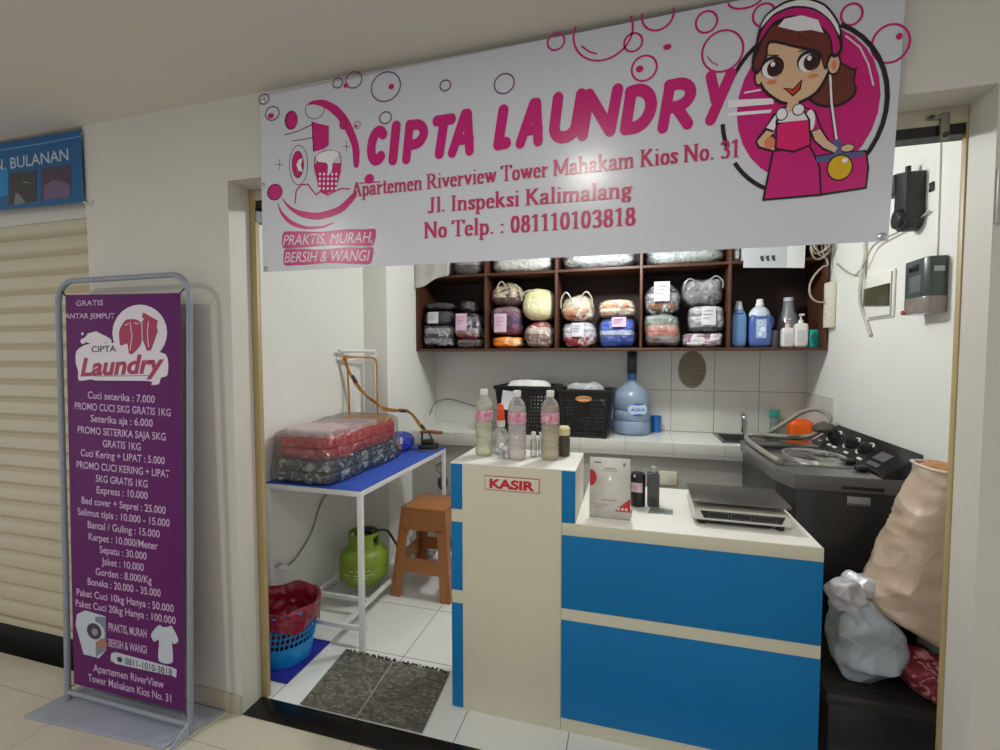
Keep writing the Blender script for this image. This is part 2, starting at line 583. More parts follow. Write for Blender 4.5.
# roman lettering: strokes in units of the capital height, plus serif bars (x, y, width)
SERIF = {
 'A': (.82, [[(.12, .03), (.40, .97)], [(.40, .97), (.68, .03)], [(.22, .33), (.58, .33)]], [(.12, .02, .26), (.68, .02, .30)]),
 'R': (.80, [[(.17, .03), (.17, .97)], [(.17, .96)] + arc(.34, .72, .24, .24, 90, -90) + [(.17, .48)], [(.36, .48), (.66, .03)]], [(.17, .02, .30), (.12, .98, .22), (.70, .02, .18)]),
 'T': (.72, [[(.36, .03), (.36, .97)], [(.06, .96), (.66, .96)], [(.04, .92), (.04, .80)], [(.68, .92), (.68, .80)]], [(.36, .02, .32)]),
 'M': (1.02, [[(.14, .03), (.14, .97)], [(.16, .97), (.5, .12)], [(.5, .12), (.84, .97)], [(.86, .97), (.86, .03)]], [(.14, .02, .24), (.10, .98, .2), (.88, .98, .2), (.86, .02, .30)]),
 'K': (.82, [[(.17, .03), (.17, .97)], [(.19, .45), (.60, .95)], [(.32, .58), (.66, .03)]], [(.17, .02, .30), (.17, .98, .30), (.60, .98, .24), (.68, .02, .26)]),
 'N': (.84, [[(.14, .03), (.14, .97)], [(.16, .95), (.68, .06)], [(.68, .03), (.68, .97)]], [(.14, .02, .24), (.10, .98, .22), (.68, .98, .26)]),
 'J': (.52, [[(.30, .97), (.30, .16)] + arc(.18, .16, .12, .16, 0, -150)], [(.30, .98, .30)]),
 'I': (.42, [[(.21, .03), (.21, .97)]], [(.21, .02, .32), (.21, .98, .32)]),
 'a': (.54, [arc(.22, .18, .15, .17, 40, 330), [(.10, .50)] + arc(.23, .50, .14, .15, 150, 0) + [(.37, .08), (.46, .03)], [(.22, .35), (.37, .40)]], []),
 'p': (.60, [[(.13, -.28), (.13, .64)], arc(.30, .32, .18, .31, 165, -165, 18)], [(.13, -.29, .28), (.08, .65, .16)]),
 'r': (.46, [[(.14, .03), (.14, .64)], [(.16, .42), (.24, .60), (.36, .60)], [(.34, .56), (.38, .54)]], [(.14, .02, .28), (.09, .65, .16)]),
 't': (.38, [[(.17, .86), (.17, .12), (.23, .03), (.33, .08)], [(.03, .64), (.33, .64)]], []),
 'e': (.52, [arc(.26, .32, .17, .31, 5, 320, 18), [(.10, .37), (.42, .37)]], []),
 'm': (.96, [[(.13, .03), (.13, .64)], [(.15, .46)] + arc(.32, .46, .14, .17, 150, 0) + [(.46, .03)], [(.48, .46)] + arc(.65, .46, .14, .17, 150, 0) + [(.79, .03)]], [(.13, .02, .26), (.08, .65, .16), (.46, .02, .24), (.80, .02, .26)]),
 'n': (.64, [[(.13, .03), (.13, .64)], [(.15, .46)] + arc(.32, .46, .15, .17, 150, 0) + [(.47, .03)]], [(.13, .02, .26), (.08, .65, .16), (.48, .02, .26)]),
 'h': (.64, [[(.13, .03), (.13, 1.0)], [(.15, .46)] + arc(.32, .46, .15, .17, 150, 0) + [(.47, .03)]], [(.13, .02, .26), (.08, 1.0, .16), (.48, .02, .26)]),
 'k': (.64, [[(.13, .03), (.13, 1.0)], [(.15, .30), (.42, .62)], [(.24, .40), (.50, .03)]], [(.13, .02, .26), (.08, 1.0, .16), (.44, .64, .20), (.52, .02, .22)]),
 'i': (.32, [[(.16, .03), (.16, .64)], [(.16, .90), (.16, .92)]], [(.16, .02, .26), (.11, .65, .16)]),
 'l': (.32, [[(.16, .03), (.16, 1.0)]], [(.16, .02, .26), (.11, 1.0, .16)]),
 'v': (.58, [[(.10, .62), (.29, .05)], [(.29, .05), (.47, .62)]], [(.10, .64, .22), (.48, .64, .18)]),
 'w': (.82, [[(.10, .62), (.26, .05)], [(.26, .05), (.41, .58)], [(.41, .58), (.56, .05)], [(.56, .05), (.71, .62)]], [(.10, .64, .22), (.40, .64, .2), (.72, .64, .18)]),
 'o': (.56, [arc(.28, .32, .18, .31, 0, 360, 20)], []),
 's': (.44, [[(.36, .50), (.30, .63), (.16, .63), (.10, .50), (.16, .40), (.30, .27), (.35, .15), (.28, .03), (.14, .03), (.08, .16)]], []),
 'g': (.54, [arc(.25, .42, .15, .20, 0, 360, 16), [(.36, .58), (.48, .62)], [(.16, .24), (.12, .12), (.34, .06), (.42, -.06), (.36, -.22), (.14, -.22), (.09, -.10), (.16, .02)]], []),
 'c': (.48, [arc(.26, .32, .17, .31, 40, 320, 16)], []),
 '.': (.26, [[(.13, .05), (.13, .09)]], []),
 ':': (.30, [[(.15, .05), (.15, .09)], [(.15, .50), (.15, .54)]], []),
 '0': (.56, [arc(.28, .49, .17, .47, 0, 360, 22)], []),
 '1': (.50, [[(.27, .03), (.27, .97)], [(.12, .84), (.26, .95)]], [(.27, .02, .30)]),
 '3': (.54, [[(.10, .80)] + arc(.26, .74, .15, .22, 140, -80), [(.24, .52)] + arc(.26, .26, .18, .25, 80, -140)], []),
 '8': (.56, [arc(.28, .73, .14, .23, 0, 360, 18), arc(.28, .25, .17, .25, 0, 360, 18)], []),
 ' ': (.28, [], []),
}

def put_roman(mb, M, body, a, b, h):
    adv = sum(SERIF[c][0] for c in body)
    L = math.hypot(b[0] - a[0], b[1] - a[1])
    ca, sa = (b[0] - a[0]) / L, (b[1] - a[1]) / L
    sx = L / adv
    nib = [(-.078, -.031), (.078, -.031), (.078, .031), (-.078, .031)]
    x = 0
    for c in body:
        w, sts, sers = SERIF[c]
        def xf(u, v, x=x):
            uu = (x + u) * sx; vv = v * h
            return (a[0] + uu * ca - vv * sa, a[1] + uu * sa + vv * ca)
        pen(mb, M, sts, nib, xf)
        for (px, py, pw) in sers:
            pen(mb, M, [[(px - pw / 2 + .03, py), (px + pw / 2 - .03, py)]], [(-.03, -.028), (.03, -.028), (.03, .028), (-.03, .028)], xf)
        x += w

# fat rounded marker capitals in a unit box
BRUSH = {
 'C': [arc(.56, .5, .42, .40, 48, 312, 16)],
 'I': [[(.5, .06), (.5, .94)]],
 'P': [[(.18, .06), (.18, .92)], [(.18, .9)] + arc(.45, .66, .40, .25, 90, -90) + [(.2, .40)]],
 'T': [[(.06, .92), (.94, .92)], [(.5, .92), (.42, .06)]],
 'A': [[(.08, .06), (.5, .94)], [(.62, .94), (.90, .06)], [(.5, .94), (.62, .94)], [(.25, .34), (.84, .34)]],
 'L': [[(.25, .94), (.14, .08)], [(.14, .08), (.9, .10)]],
 'U': [[(.12, .92), (.12, .30)] + arc(.48, .30, .36, .23, 180, 360) + [(.88, .92)]],
 'N': [[(.1, .06), (.14, .92)], [(.14, .92), (.84, .08)], [(.84, .08), (.9, .94)]],
 'D': [[(.14, .08), (.16, .90)], [(.14, .90)] + arc(.36, .5, .52, .42, 90, -90) + [(.14, .08)]],
 'R': [[(.12, .06), (.16, .90)], [(.14, .90)] + arc(.42, .68, .42, .23, 90, -90) + [(.2, .44)], [(.46, .44), (.88, .08)]],
 'Y': [[(.0, .94), (.42, .46)], [(1.0, .94), (.30, .06)]],
}

def put_brush(mb, M, ch, x0, x1, y0, y1):
    grow = 0.09 * (x1 - x0) if ch != 'I' else 0.004
    x0 -= grow; x1 += grow
    W = x1 - x0; H = y1 - y0
    r = {'I': 0.0175, 'L': 0.0175, 'Y': 0.0145, 'A': 0.0155, 'R': 0.0155, 'P': 0.0160}.get(ch, 0.0170)
    slant = 0.11 * H
    w = max(W - 2 * r - slant, 0.002) if ch != 'I' else 0.0
    nib = [(r * 0.95 * math.cos(2 * PI * k / 14), r * 1.05 * math.sin(2 * PI * k / 14)) for k in range(14)]
    def P(u, v):
        vv = y0 + r + (v - 0.06) / 0.88 * (H - 2 * r)
        base = x0 + r + (W - 2 * r - slant) / 2 * (1 if ch == 'I' else 0)
        return (base + u * w * 1.0 + slant * v, vv)
    us = [p[0] for st in BRUSH[ch] for p in st]
    u0, u1 = min(us), max(us)
    sts = [[P((u - u0) / max(u1 - u0, 0.2), v) for u, v in st] for st in BRUSH[ch]]
    pen(mb, M, sts, nib, lambda x, y: (x, y))

def soften(pts, n=4):
    """Round a drawn outline with a closed spline."""
    out = []
    m = len(pts)
    for i in range(m):
        a, b, c, d = (Vector((*pts[(i + k) % m], 0)) for k in (-1, 0, 1, 2))
        for k in range(n):
            t = k / n
            lin_ = b.lerp(c, t)
            q = 0.5 * ((2 * b) + (c - a) * t + (2 * a - 5 * b + 4 * c - d) * t * t + (3 * b - a - 3 * c + d) * t ** 3)
            q = lin_.lerp(q, 0.8)
            out.append((q.x, q.y))
    return out

def draw_art(mb, art, O, U, V, pal, base=1, step=0.0003):
    """Print drawings on a sheet: pal gives each colour its material slot."""
    for op in art:
        k, c, layer = op[0], op[1], op[2]
        if k in ('T',):
            c, layer = op[2], op[3]
        M = frame(O, U, V, step * (layer + base))
        mb.mi = pal[c]
        if k == 'P':
            mb.flat(soften(op[3]) if len(op[3]) >= 10 else op[3], M)
        elif k == 'E':
            (x, y), rx, ry = op[3], op[4], op[5]
            mb.flat([(x + rx * math.cos(2 * PI * i / 28), y + ry * math.sin(2 * PI * i / 28)) for i in range(28)], M)
        elif k == 'R':
            (x, y), rx, ry, w, a0, a1 = op[3:9]
            n = max(6, int(abs(a1 - a0) / 9))
            vs = []
            for i in range(n + 1):
                t = R(a0 + (a1 - a0) * i / n)
                for q in (-w / 2, w / 2):
                    vs.append((x + (rx + q) * math.cos(t), y + (ry + q) * math.sin(t), 0))
            mb.add(vs, [(2 * i, 2 * i + 1, 2 * i + 3, 2 * i + 2) for i in range(n)], M)
        elif k == 'S':
            w = op[3] / 2
            pen(mb, M, [list(op[4])], [(w * math.cos(2 * PI * i / 10), w * math.sin(2 * PI * i / 10)) for i in range(10)], lambda x, y: (x, y))
        elif k == 'L':
            put_brush(mb, M, op[3], op[4], op[5], op[6], op[7])
        elif k == 'T':
            font, body, a, b, h, extra = op[1], op[4], op[5], op[6], op[7], op[8]
            if font == 'F':
                put_roman(mb, M, body, a, b, h)
            elif font == 'S':
                k_ = (b[1] - a[1]) / (b[0] - a[0])
                e = 0.22 * h
                mb.flat(soften([(a[0] + (b[0] - a[0] + 0.1 * h) * t - 0.05 * h, a[1] + k_ * (b[0] - a[0]) * t - e * (1 + 0.35 * math.sin(9 * t))) for t in [i / 8 for i in range(9)]]
                               + [(a[0] + (b[0] - a[0] + 0.3 * h) * t + 0.05 * h, a[1] + k_ * (b[0] - a[0]) * t + h + e * (1 + 0.35 * math.sin(11 * t))) for t in [1 - i / 8 for i in range(9)]]), M)
                mb.mi = pal['lilac']
                put_text(mb, frame(O, U, V, step * (layer + base + 1)), body, a, b, h, 0.0, 0.25)
            else:
                put_text(mb, M, body, a, b, h, 0.012 if not extra else 0.035, extra)

# ------------------------------------------------------------------ printed drawings: outlines in metres on each sheet
BANNER_ART = (
    ('R','ink',3,(.423,2.0911),.1897,.2196,.011,-62,64),
    ('R','ink',3,(.423,2.0911),.1897,.2196,.011,118,150),
    ('R','ink',3,(.423,2.0911),.1897,.2196,.011,184,202),
    ('R','ink',3,(.423,2.0911),.1897,.2196,.011,214,246),
    ('E','pink',2,(.4331,2.1011),.1648,.1974,0),
    ('P','white',4,((.2461,2.1383),(.3566,2.1266),(.3569,2.112),(.2465,2.1174))),
    ('P','white',4,((.2468,2.104),(.3533,2.098),(.3495,2.0898),(.247,2.095))),
    ('S','white',4,.0045,((.2873,2.1515),(.3246,2.1532))),
    ('S','lilac',4,.004,((.5181,2.2577),(.5496,2.2245),(.5691,2.1798),(.5815,2.1262))),
    ('P','ink',5,((.4885,2.2071),(.5358,2.1749),(.5449,2.1783),(.5429,2.162),(.5412,2.1386),(.5465,2.1225),(.538,2.1001),(.5076,2.0834),(.4666,2.0885),(.4372,2.1163),(.4769,2.1739))),
    ('P','brown',6,((.495,2.1977),(.5316,2.1707),(.539,2.1709),(.5374,2.142),(.541,2.1219),(.5336,2.1049),(.5055,2.09),(.4677,2.0948),(.4455,2.115),(.4822,2.1661))),
    ('P','ink',5,((.4584,1.966),(.514,1.9674),(.5706,1.9671),(.5739,1.9583),(.5787,1.9214),(.5748,1.869),(.4727,1.8608))),
    ('P','pink',6,((.4624,1.9612),(.5684,1.9604),(.5738,1.9219),(.5704,1.8744),(.4738,1.8664))),
    ('S','ink',7,.0085,((.4851,2.1712),(.4904,2.0943),(.5044,1.9969))),
    ('S','white',8,.005,((.4852,2.1691),(.4904,2.0943),(.5043,1.9991))),
    ('P','slate',8,((.4967,2.0014),(.513,2.0008),(.519,1.9647),(.5647,1.9636),(.565,1.9509),(.4609,1.9456),(.4585,1.9616),(.4978,1.9643))),
    ('E','ink',9,(.5132,1.9284),.0295,.0335,0),
    ('E','gold',10,(.5132,1.9284),.0263,.03,0),
    ('E','white',11,(.524,1.945),.0069,.0057,0),
    ('E','ink',7,(.5293,1.9762),.0162,.0113,0),
    ('E','skin',8,(.5293,1.9762),.0137,.0085,0),
    ('P','ink',7,((.3558,1.9895),(.3464,1.9316),(.3345,1.8593),(.4753,1.8605),(.4708,1.933),(.4529,1.9795),(.4422,1.9973))),
    ('P','pink',8,((.3612,1.9852),(.3518,1.931),(.3412,1.8647),(.47,1.8661),(.465,1.9336),(.4492,1.9749),(.4397,1.9926))),
    ('P','ink',7,((.3575,2.0879),(.3422,2.0586),(.3146,2.0202),(.3212,2.0009),(.3599,1.9846),(.3692,1.9879),(.3658,2.019),(.356,2.0378),(.3751,2.0746))),
    ('P','skin',8,((.3411,2.0441),(.3194,2.0181),(.3258,2.0048),(.3598,1.9905),(.3637,1.9959),(.3446,2.0114),(.3443,2.0246),(.3601,2.0358))),
    ('E','peach',9,(.35,2.0107),.0134,.0162,0),
    ('P','white',8,((.3616,2.0823),(.341,2.0514),(.3586,2.0418),(.3738,2.0719))),
    ('P','ink',7,((.4255,2.0965),(.4554,2.0794),(.4706,2.0346),(.4893,1.9988),(.5137,1.9767),(.5028,1.963),(.4734,1.9786),(.4523,2.0026),(.4414,2.0269))),
    ('P','skin',8,((.4479,2.0261),(.4656,2.0324),(.4829,2.0017),(.5074,1.9788),(.5008,1.9682),(.4758,1.9833),(.4561,2.0043))),
    ('P','pink',8,((.4282,2.0904),(.4516,2.0771),(.4661,2.0352),(.4478,2.029),(.4358,2.0449))),
    ('E','white',9,(.4432,2.0568),.011,.0273,0),
    ('P','ink',9,((.362,2.0647),(.3745,2.0994),(.4148,2.1081),(.4431,2.0597),(.4475,1.9917),(.4064,1.9777),(.3611,1.9918),(.363,2.0252))),
    ('P','blouse',10,((.3681,2.061),(.3772,2.0946),(.415,2.1023),(.438,2.0589))),
    ('P','hot',11,((.367,2.0524),(.3767,2.0599),(.438,2.0589),(.4435,1.995),(.4062,1.9836),(.3663,1.9955),(.367,2.0247))),
    ('P','skin',11,((.3922,2.1265),(.4144,2.1232),(.4151,2.098),(.3946,2.0828),(.3877,2.0982))),
    ('E','ink',11,(.3762,2.0817),.0146,.0175,0),
    ('E','white',12,(.3762,2.0817),.0119,.0145,0),
    ('E','ink',11,(.4153,2.0879),.015,.0158,0),
    ('E','white',12,(.4153,2.0879),.0124,.013,0),
    ('E','ink',11,(.3192,2.1847),.0108,.022,0),
    ('E','skin',12,(.3198,2.1846),.0074,.0176,0),
    ('P','ink',11,((.3202,2.2573),(.3168,2.1982),(.3293,2.1503),(.3729,2.1098),(.4162,2.1035),(.4581,2.1231),(.4846,2.1699),(.4894,2.221),(.4681,2.2667),(.3714,2.2842))),
    ('P','skin',12,((.3256,2.2563),(.3215,2.1989),(.3346,2.1546),(.3754,2.1159),(.4148,2.1102),(.4528,2.1289),(.4782,2.1737),(.4844,2.2219),(.462,2.2608),(.3781,2.2759))),
    ('E','ink',12,(.4927,2.191),.0163,.0281,0),
    ('E','skin',13,(.4921,2.1911),.0126,.0232,0),
    ('E','peach',14,(.4928,2.1882),.0056,.0126,0),
    ('P','ink',13,((.3024,2.2093),(.303,2.2457),(.315,2.2799),(.3377,2.3133),(.3769,2.3246),(.4418,2.3067),(.4893,2.2699),(.5051,2.2148),(.4859,2.2104),(.473,2.1781),(.4567,2.2224),(.4114,2.2429),(.3453,2.2688),(.3382,2.2339),(.3176,2.1937))),
    ('P','brown',14,((.3078,2.2121),(.3085,2.2411),(.3198,2.2754),(.3418,2.3068),(.3784,2.3172),(.442,2.2996),(.4844,2.2652),(.4994,2.2193),(.482,2.2167),(.4708,2.189),(.4603,2.2274),(.4112,2.25),(.3425,2.2765),(.3327,2.237),(.3187,2.2052))),
    ('S','ink',15,.002,((.41,2.2985),(.4119,2.2769),(.4289,2.2611))),
    ('P','ink',15,((.3059,2.2343),(.3146,2.3017),(.3317,2.3432),(.3759,2.3689),(.4223,2.3695),(.4698,2.3432),(.503,2.2882),(.5105,2.2209),(.4885,2.2071),(.4796,2.2577),(.4432,2.3022),(.3965,2.3237),(.3561,2.3171),(.3291,2.281),(.3177,2.2504))),
    ('P','pink',16,((.3159,2.2725),(.3258,2.3069),(.3517,2.3365),(.3959,2.3479),(.4443,2.3329),(.4811,2.2965),(.5011,2.2469),(.5029,2.2257),(.4908,2.2166),(.482,2.2628),(.4449,2.3075),(.3963,2.3294),(.3521,2.3221),(.3262,2.2888))),
    ('P','white',16,((.321,2.3114),(.3357,2.341),(.3773,2.3629),(.4225,2.3638),(.4674,2.3381),(.4974,2.2893),(.502,2.2606),(.4809,2.3021),(.4441,2.3385),(.3957,2.3536),(.3516,2.3423))),
    ('P','white',17,((.3616,2.3075),(.3769,2.3246),(.4158,2.3257),(.4532,2.3073),(.4667,2.2726),(.4392,2.2847),(.4071,2.2877))),
    ('E','ink',13,(.3508,2.2058),.028,.0291,0),
    ('E','white',14,(.3502,2.2008),.0234,.024,0),
    ('E','brown2',15,(.3562,2.202),.0179,.0218,0),
    ('E','ink',16,(.3575,2.2032),.0106,.0145,0),
    ('E','white',17,(.3519,2.2128),.0053,.0065,0),
    ('E','ink',13,(.4354,2.2076),.027,.0285,0),
    ('E','white',14,(.4349,2.2027),.0225,.0235,0),
    ('E','brown2',15,(.4407,2.2039),.0173,.0213,0),
    ('E','ink',16,(.4419,2.2051),.0103,.0142,0),
    ('E','white',17,(.4365,2.2145),.0051,.0064,0),
    ('S','ink',13,.003,((.3276,2.2299),(.342,2.239),(.3647,2.2338))),
    ('S','ink',15,.003,((.4129,2.2355),(.4295,2.2383),(.4449,2.2357))),
    ('P','ink',13,((.3759,2.1498),(.4009,2.1431),(.4224,2.1656),(.4192,2.1389),(.4014,2.1229))),
    ('P','red',14,((.3813,2.1461),(.4023,2.1393),(.4187,2.1576),(.4153,2.141),(.4013,2.128))),
    ('S','peach',13,.002,((.3846,2.1701),(.3873,2.1653))),
    ('E','peach',13,(.3503,2.1675),.012,.0058,0),
    ('E','peach',13,(.4467,2.1682),.0116,.0057,0),
    ('R','bubble',1,(-.7931,2.3328),.0538,.0469,.0045,0,360),
    ('R','bubble',1,(-.7957,2.2329),.0218,.0191,.0045,0,360),
    ('R','bubble',1,(-.5812,2.3043),.0181,.0164,.0045,0,360),
    ('R','bubble',1,(-.3863,2.2799),.0317,.0297,.0045,0,360),
    ('R','bubble',1,(-1.2474,2.3093),.0293,.0237,.0045,0,360),
    ('R','bubble',1,(-1.2821,2.3642),.0216,.0173,.0045,0,360),
    ('R','bubble',1,(-.9131,2.3736),.031,.0264,.0045,0,360),
    ('R','bubble',1,(-.9759,2.3731),.0194,.0164,.0045,0,360),
    ('E','pink',2,(-.7726,2.3297),.0103,.009,0),
    ('E','pink',2,(-1.253,2.3014),.0134,.0097,0),
    ('E','wine',1,(-1.1677,2.2748),.0273,.0331,0),
    ('E','pink',2,(-1.1638,2.2742),.0221,.0288,0),
    ('E','wine',1,(-1.2447,2.0318),.0336,.0296,0),
    ('E','pink',2,(-1.242,2.0315),.0282,.0252,0),
    ('E','pink',2,(-.9434,2.3599),.0096,.0082,0),
    ('R','pink',1,(-.2264,2.3766),.0251,.0241,.0058,0,360),
    ('R','pink',1,(-.0049,2.3352),.025,.0252,.0058,0,360),
    ('R','pink',1,(.061,2.4),.0427,.0434,.0058,0,360),
    ('R','pink',1,(.1879,2.3554),.027,.0283,.0058,0,360),
    ('R','pink',1,(.2296,2.2706),.0513,.0544,.0058,0,360),
    ('R','pink',1,(.0261,2.2585),.0341,.0347,.0058,0,360),
    ('R','pink',1,(.3298,2.3463),.0272,.0294,.0058,0,360),
    ('R','pink',1,(.5297,2.3097),.0233,.0263,.0058,0,360),
    ('R','pink',1,(.6153,2.2225),.0402,.0463,.0058,0,360),
    ('R','pink',1,(-.0902,2.3791),.0842,.079,.0058,150,390),
    ('R','pink',1,(.2831,2.3946),.0407,.0217,.006,180,360),
    ('E','pink',2,(.0875,2.3064),.0111,.0083,0),
    ('E','pink',2,(.0136,2.2584),.0104,.0094,0),
    ('E','pink',2,(.6331,2.2367),.0072,.0083,0),
    ('S','pink',2,.005,((-.15,2.3501),(-.13,2.3315),(-.1081,2.3213))),
    ('S','pink',2,.003,((.1915,2.2619),(.2034,2.2458),(.2189,2.2352))),
    ('P','pink',2,((-1.0777,2.2565),(-1.0141,2.2343),(-1.0155,2.1712),(-1.0331,2.1602),(-1.0742,2.1553))),
    ('P','wine',1,((-1.0836,2.2597),(-1.0719,2.2557),(-1.0742,2.1553),(-1.0801,2.1559))),
    ('S','wine',1,.0035,((-1.1936,2.2277),(-1.1378,2.2339),(-1.0779,2.2492))),
    ('S','wine',1,.003,((-1.1628,2.2022),(-1.1186,2.2026),(-1.079,2.2034))),
    ('R','wine',1,(-1.1408,2.1164),.0382,.0681,.0025,0,360),
    ('E','wine',1,(-1.1438,2.1184),.0251,.0474,0),
    ('E','pink',2,(-1.1438,2.1184),.0211,.0432,0),
    ('P','white',3,((-1.1222,2.1393),(-1.1404,2.133),(-1.1489,2.1173),(-1.1413,2.0965),(-1.1234,2.0913),(-1.1308,2.1154))),
    ('P','pink',2,((-1.0753,2.1109),(-1.0653,2.1181),(-.9672,2.1031),(-.9696,2.0751),(-.99,2.0153),(-1.0268,2.0056),(-1.0597,2.0219))),
    ('E','white',3,(-1.0526,2.0756),.0044,.0049,0),
    ('E','white',3,(-1.0534,2.0592),.0044,.0049,0),
    ('E','white',3,(-1.0543,2.0428),.0044,.005,0),
    ('E','white',3,(-1.0551,2.0264),.0044,.0049,0),
    ('E','white',3,(-1.036,2.0739),.0043,.005,0),
    ('E','white',3,(-1.0369,2.0575),.0043,.0049,0),
    ('E','white',3,(-1.0377,2.0412),.0043,.0049,0),
    ('E','white',3,(-1.0386,2.0248),.0044,.0049,0),
    ('E','white',3,(-1.0196,2.0721),.0043,.0049,0),
    ('E','white',3,(-1.0204,2.0559),.0043,.0049,0),
    ('E','white',3,(-1.0212,2.0396),.0044,.005,0),
    ('E','white',3,(-1.0221,2.0232),.0043,.0049,0),
    ('E','white',3,(-1.0032,2.0704),.0043,.0049,0),
    ('E','white',3,(-1.004,2.0542),.0043,.0049,0),
    ('E','white',3,(-1.0049,2.0379),.0044,.0049,0),
    ('E','white',3,(-1.0057,2.0217),.0043,.0049,0),
    ('E','white',3,(-.9869,2.0687),.0043,.0049,0),
    ('E','white',3,(-.9878,2.0526),.0043,.0049,0),
    ('E','white',3,(-.9886,2.0363),.0043,.0049,0),
    ('E','white',3,(-.9894,2.0201),.0043,.0049,0),
    ('P','white',3,((-1.0666,2.1462),(-1.0314,2.1503),(-.9909,2.1552),(-.9721,2.1417),(-.9839,2.1236),(-.9995,2.1108),(-1.0059,2.0805),(-1.0215,2.0707),(-1.0208,2.1066),(-1.0497,2.1163),(-1.0691,2.1218))),
    ('R','wine',4,(-1.0202,2.131),.0501,.022,.0025,20,260),
    ('S','wine',4,.0025,((-.9759,2.1405),(-.9668,2.1217),(-.9692,2.0993))),
    ('S','wine',4,.0025,((-1.0728,2.1337),(-1.0755,2.1027),(-1.0665,2.0647))),
    ('R','bubble',2,(-1.0689,2.3002),.039,.0341,.0025,150,390),
    ('P','pink',1,((-1.1038,2.3182),(-1.076,2.3289),(-1.0324,2.3257),(-.9803,2.2981),(-.9388,2.2524),(-.9074,2.1884),(-.8953,2.1391),(-.8999,2.0861),(-.9185,2.0882),(-.9247,2.1546),(-.949,2.2097),(-.9812,2.2573),(-1.0282,2.2969),(-1.0715,2.3152))),
    ('P','pink',1,((-1.217,2.0131),(-1.19,1.9844),(-1.1449,1.9595),(-1.0654,1.9445),(-.9825,1.9582),(-.9182,2.0012),(-.911,1.9844),(-.9686,1.9366),(-1.061,1.9193),(-1.1354,1.9352),(-1.1904,1.9718))),
    ('P','pink',1,((-1.2341,1.9959),(-1.2144,1.9602),(-1.1762,1.9266),(-1.1161,1.9017),(-1.0468,1.8974),(-.998,1.9077),(-1.0372,1.8909),(-1.1164,1.89),(-1.1817,1.9117),(-1.2218,1.9532))),
    ('S','pink',2,.005,((-1.1594,1.9843),(-1.1532,2.0274),(-1.1326,2.0464),(-1.1046,2.0461),(-1.0853,2.0227),(-1.0718,2.0065),(-1.052,2.0162),(-1.0231,2.0003),(-.9958,2.0109),(-.9689,2.0181),(-.9368,2.0134))),
    ('E','wine',1,(-.9579,2.2349),.0141,.0192,0),
    ('E','pink',2,(-.9579,2.2349),.0112,.016,0),
    ('R','bubble',2,(-.903,2.2237),.012,.0119,.002,0,360),
    ('E','pink',2,(-.9068,2.2202),.0055,.0048,0),
    ('S','bubble',1,.002,((-1.2365,2.1286),(-1.2077,2.1254))),
    ('S','bubble',1,.002,((-1.2216,2.1455),(-1.2226,2.1085))),
    ('S','bubble',1,.002,((-.9585,2.1587),(-.9322,2.1555))),
    ('S','bubble',1,.002,((-.945,2.1747),(-.9457,2.1394))),
    ('E','pink',2,(-.8592,2.0395),.0183,.0159,0),
    ('S','pink',2,.004,((-.8963,2.0288),(-.8185,2.0259))),
    ('T','S','praktis',3,'PRAKTIS, MURAH,',(-1.2136,1.8407),(-.8507,1.8272),.0365,.0045),
    ('T','S','praktis',3,'BERSIH & WANGI',(-1.2091,1.7787),(-.8609,1.7664),.0366,.0045),
    ('L','pink',4,'C',-.8673,-.792,2.0757,2.2144),
    ('L','pink',4,'I',-.7893,-.7369,2.0753,2.2175),
    ('L','pink',4,'P',-.7301,-.6437,2.0728,2.2161),
    ('L','pink',4,'T',-.6339,-.5503,2.0769,2.2163),
    ('L','pink',4,'A',-.5676,-.4776,2.0755,2.2209),
    ('L','pink',4,'L',-.4186,-.3551,2.0782,2.2172),
    ('L','pink',4,'A',-.3442,-.2571,2.0776,2.2219),
    ('L','pink',4,'U',-.243,-.1413,2.0763,2.2317),
    ('L','pink',4,'N',-.1539,-.039,2.0777,2.2271),
    ('L','pink',4,'D',-.0332,.0621,2.0766,2.2198),
    ('L','pink',4,'R',.0705,.166,2.0708,2.2211),
    ('L','pink',4,'Y',.1794,.2602,2.0764,2.2221),
    ('T','F','rose',5,'Apartemen Riverview Tower Mahakam Kios No. 31',(-.9274,1.9859),(.279,1.983),.0477,0),
    ('T','F','rose',5,'Jl. Inspeksi Kalimalang',(-.6461,1.9087),(-.003,1.9001),.0483,0),
    ('T','F','rose',5,'No Telp. : 081110103818',(-.6601,1.8273),(.0091,1.8207),.0516,0),
)
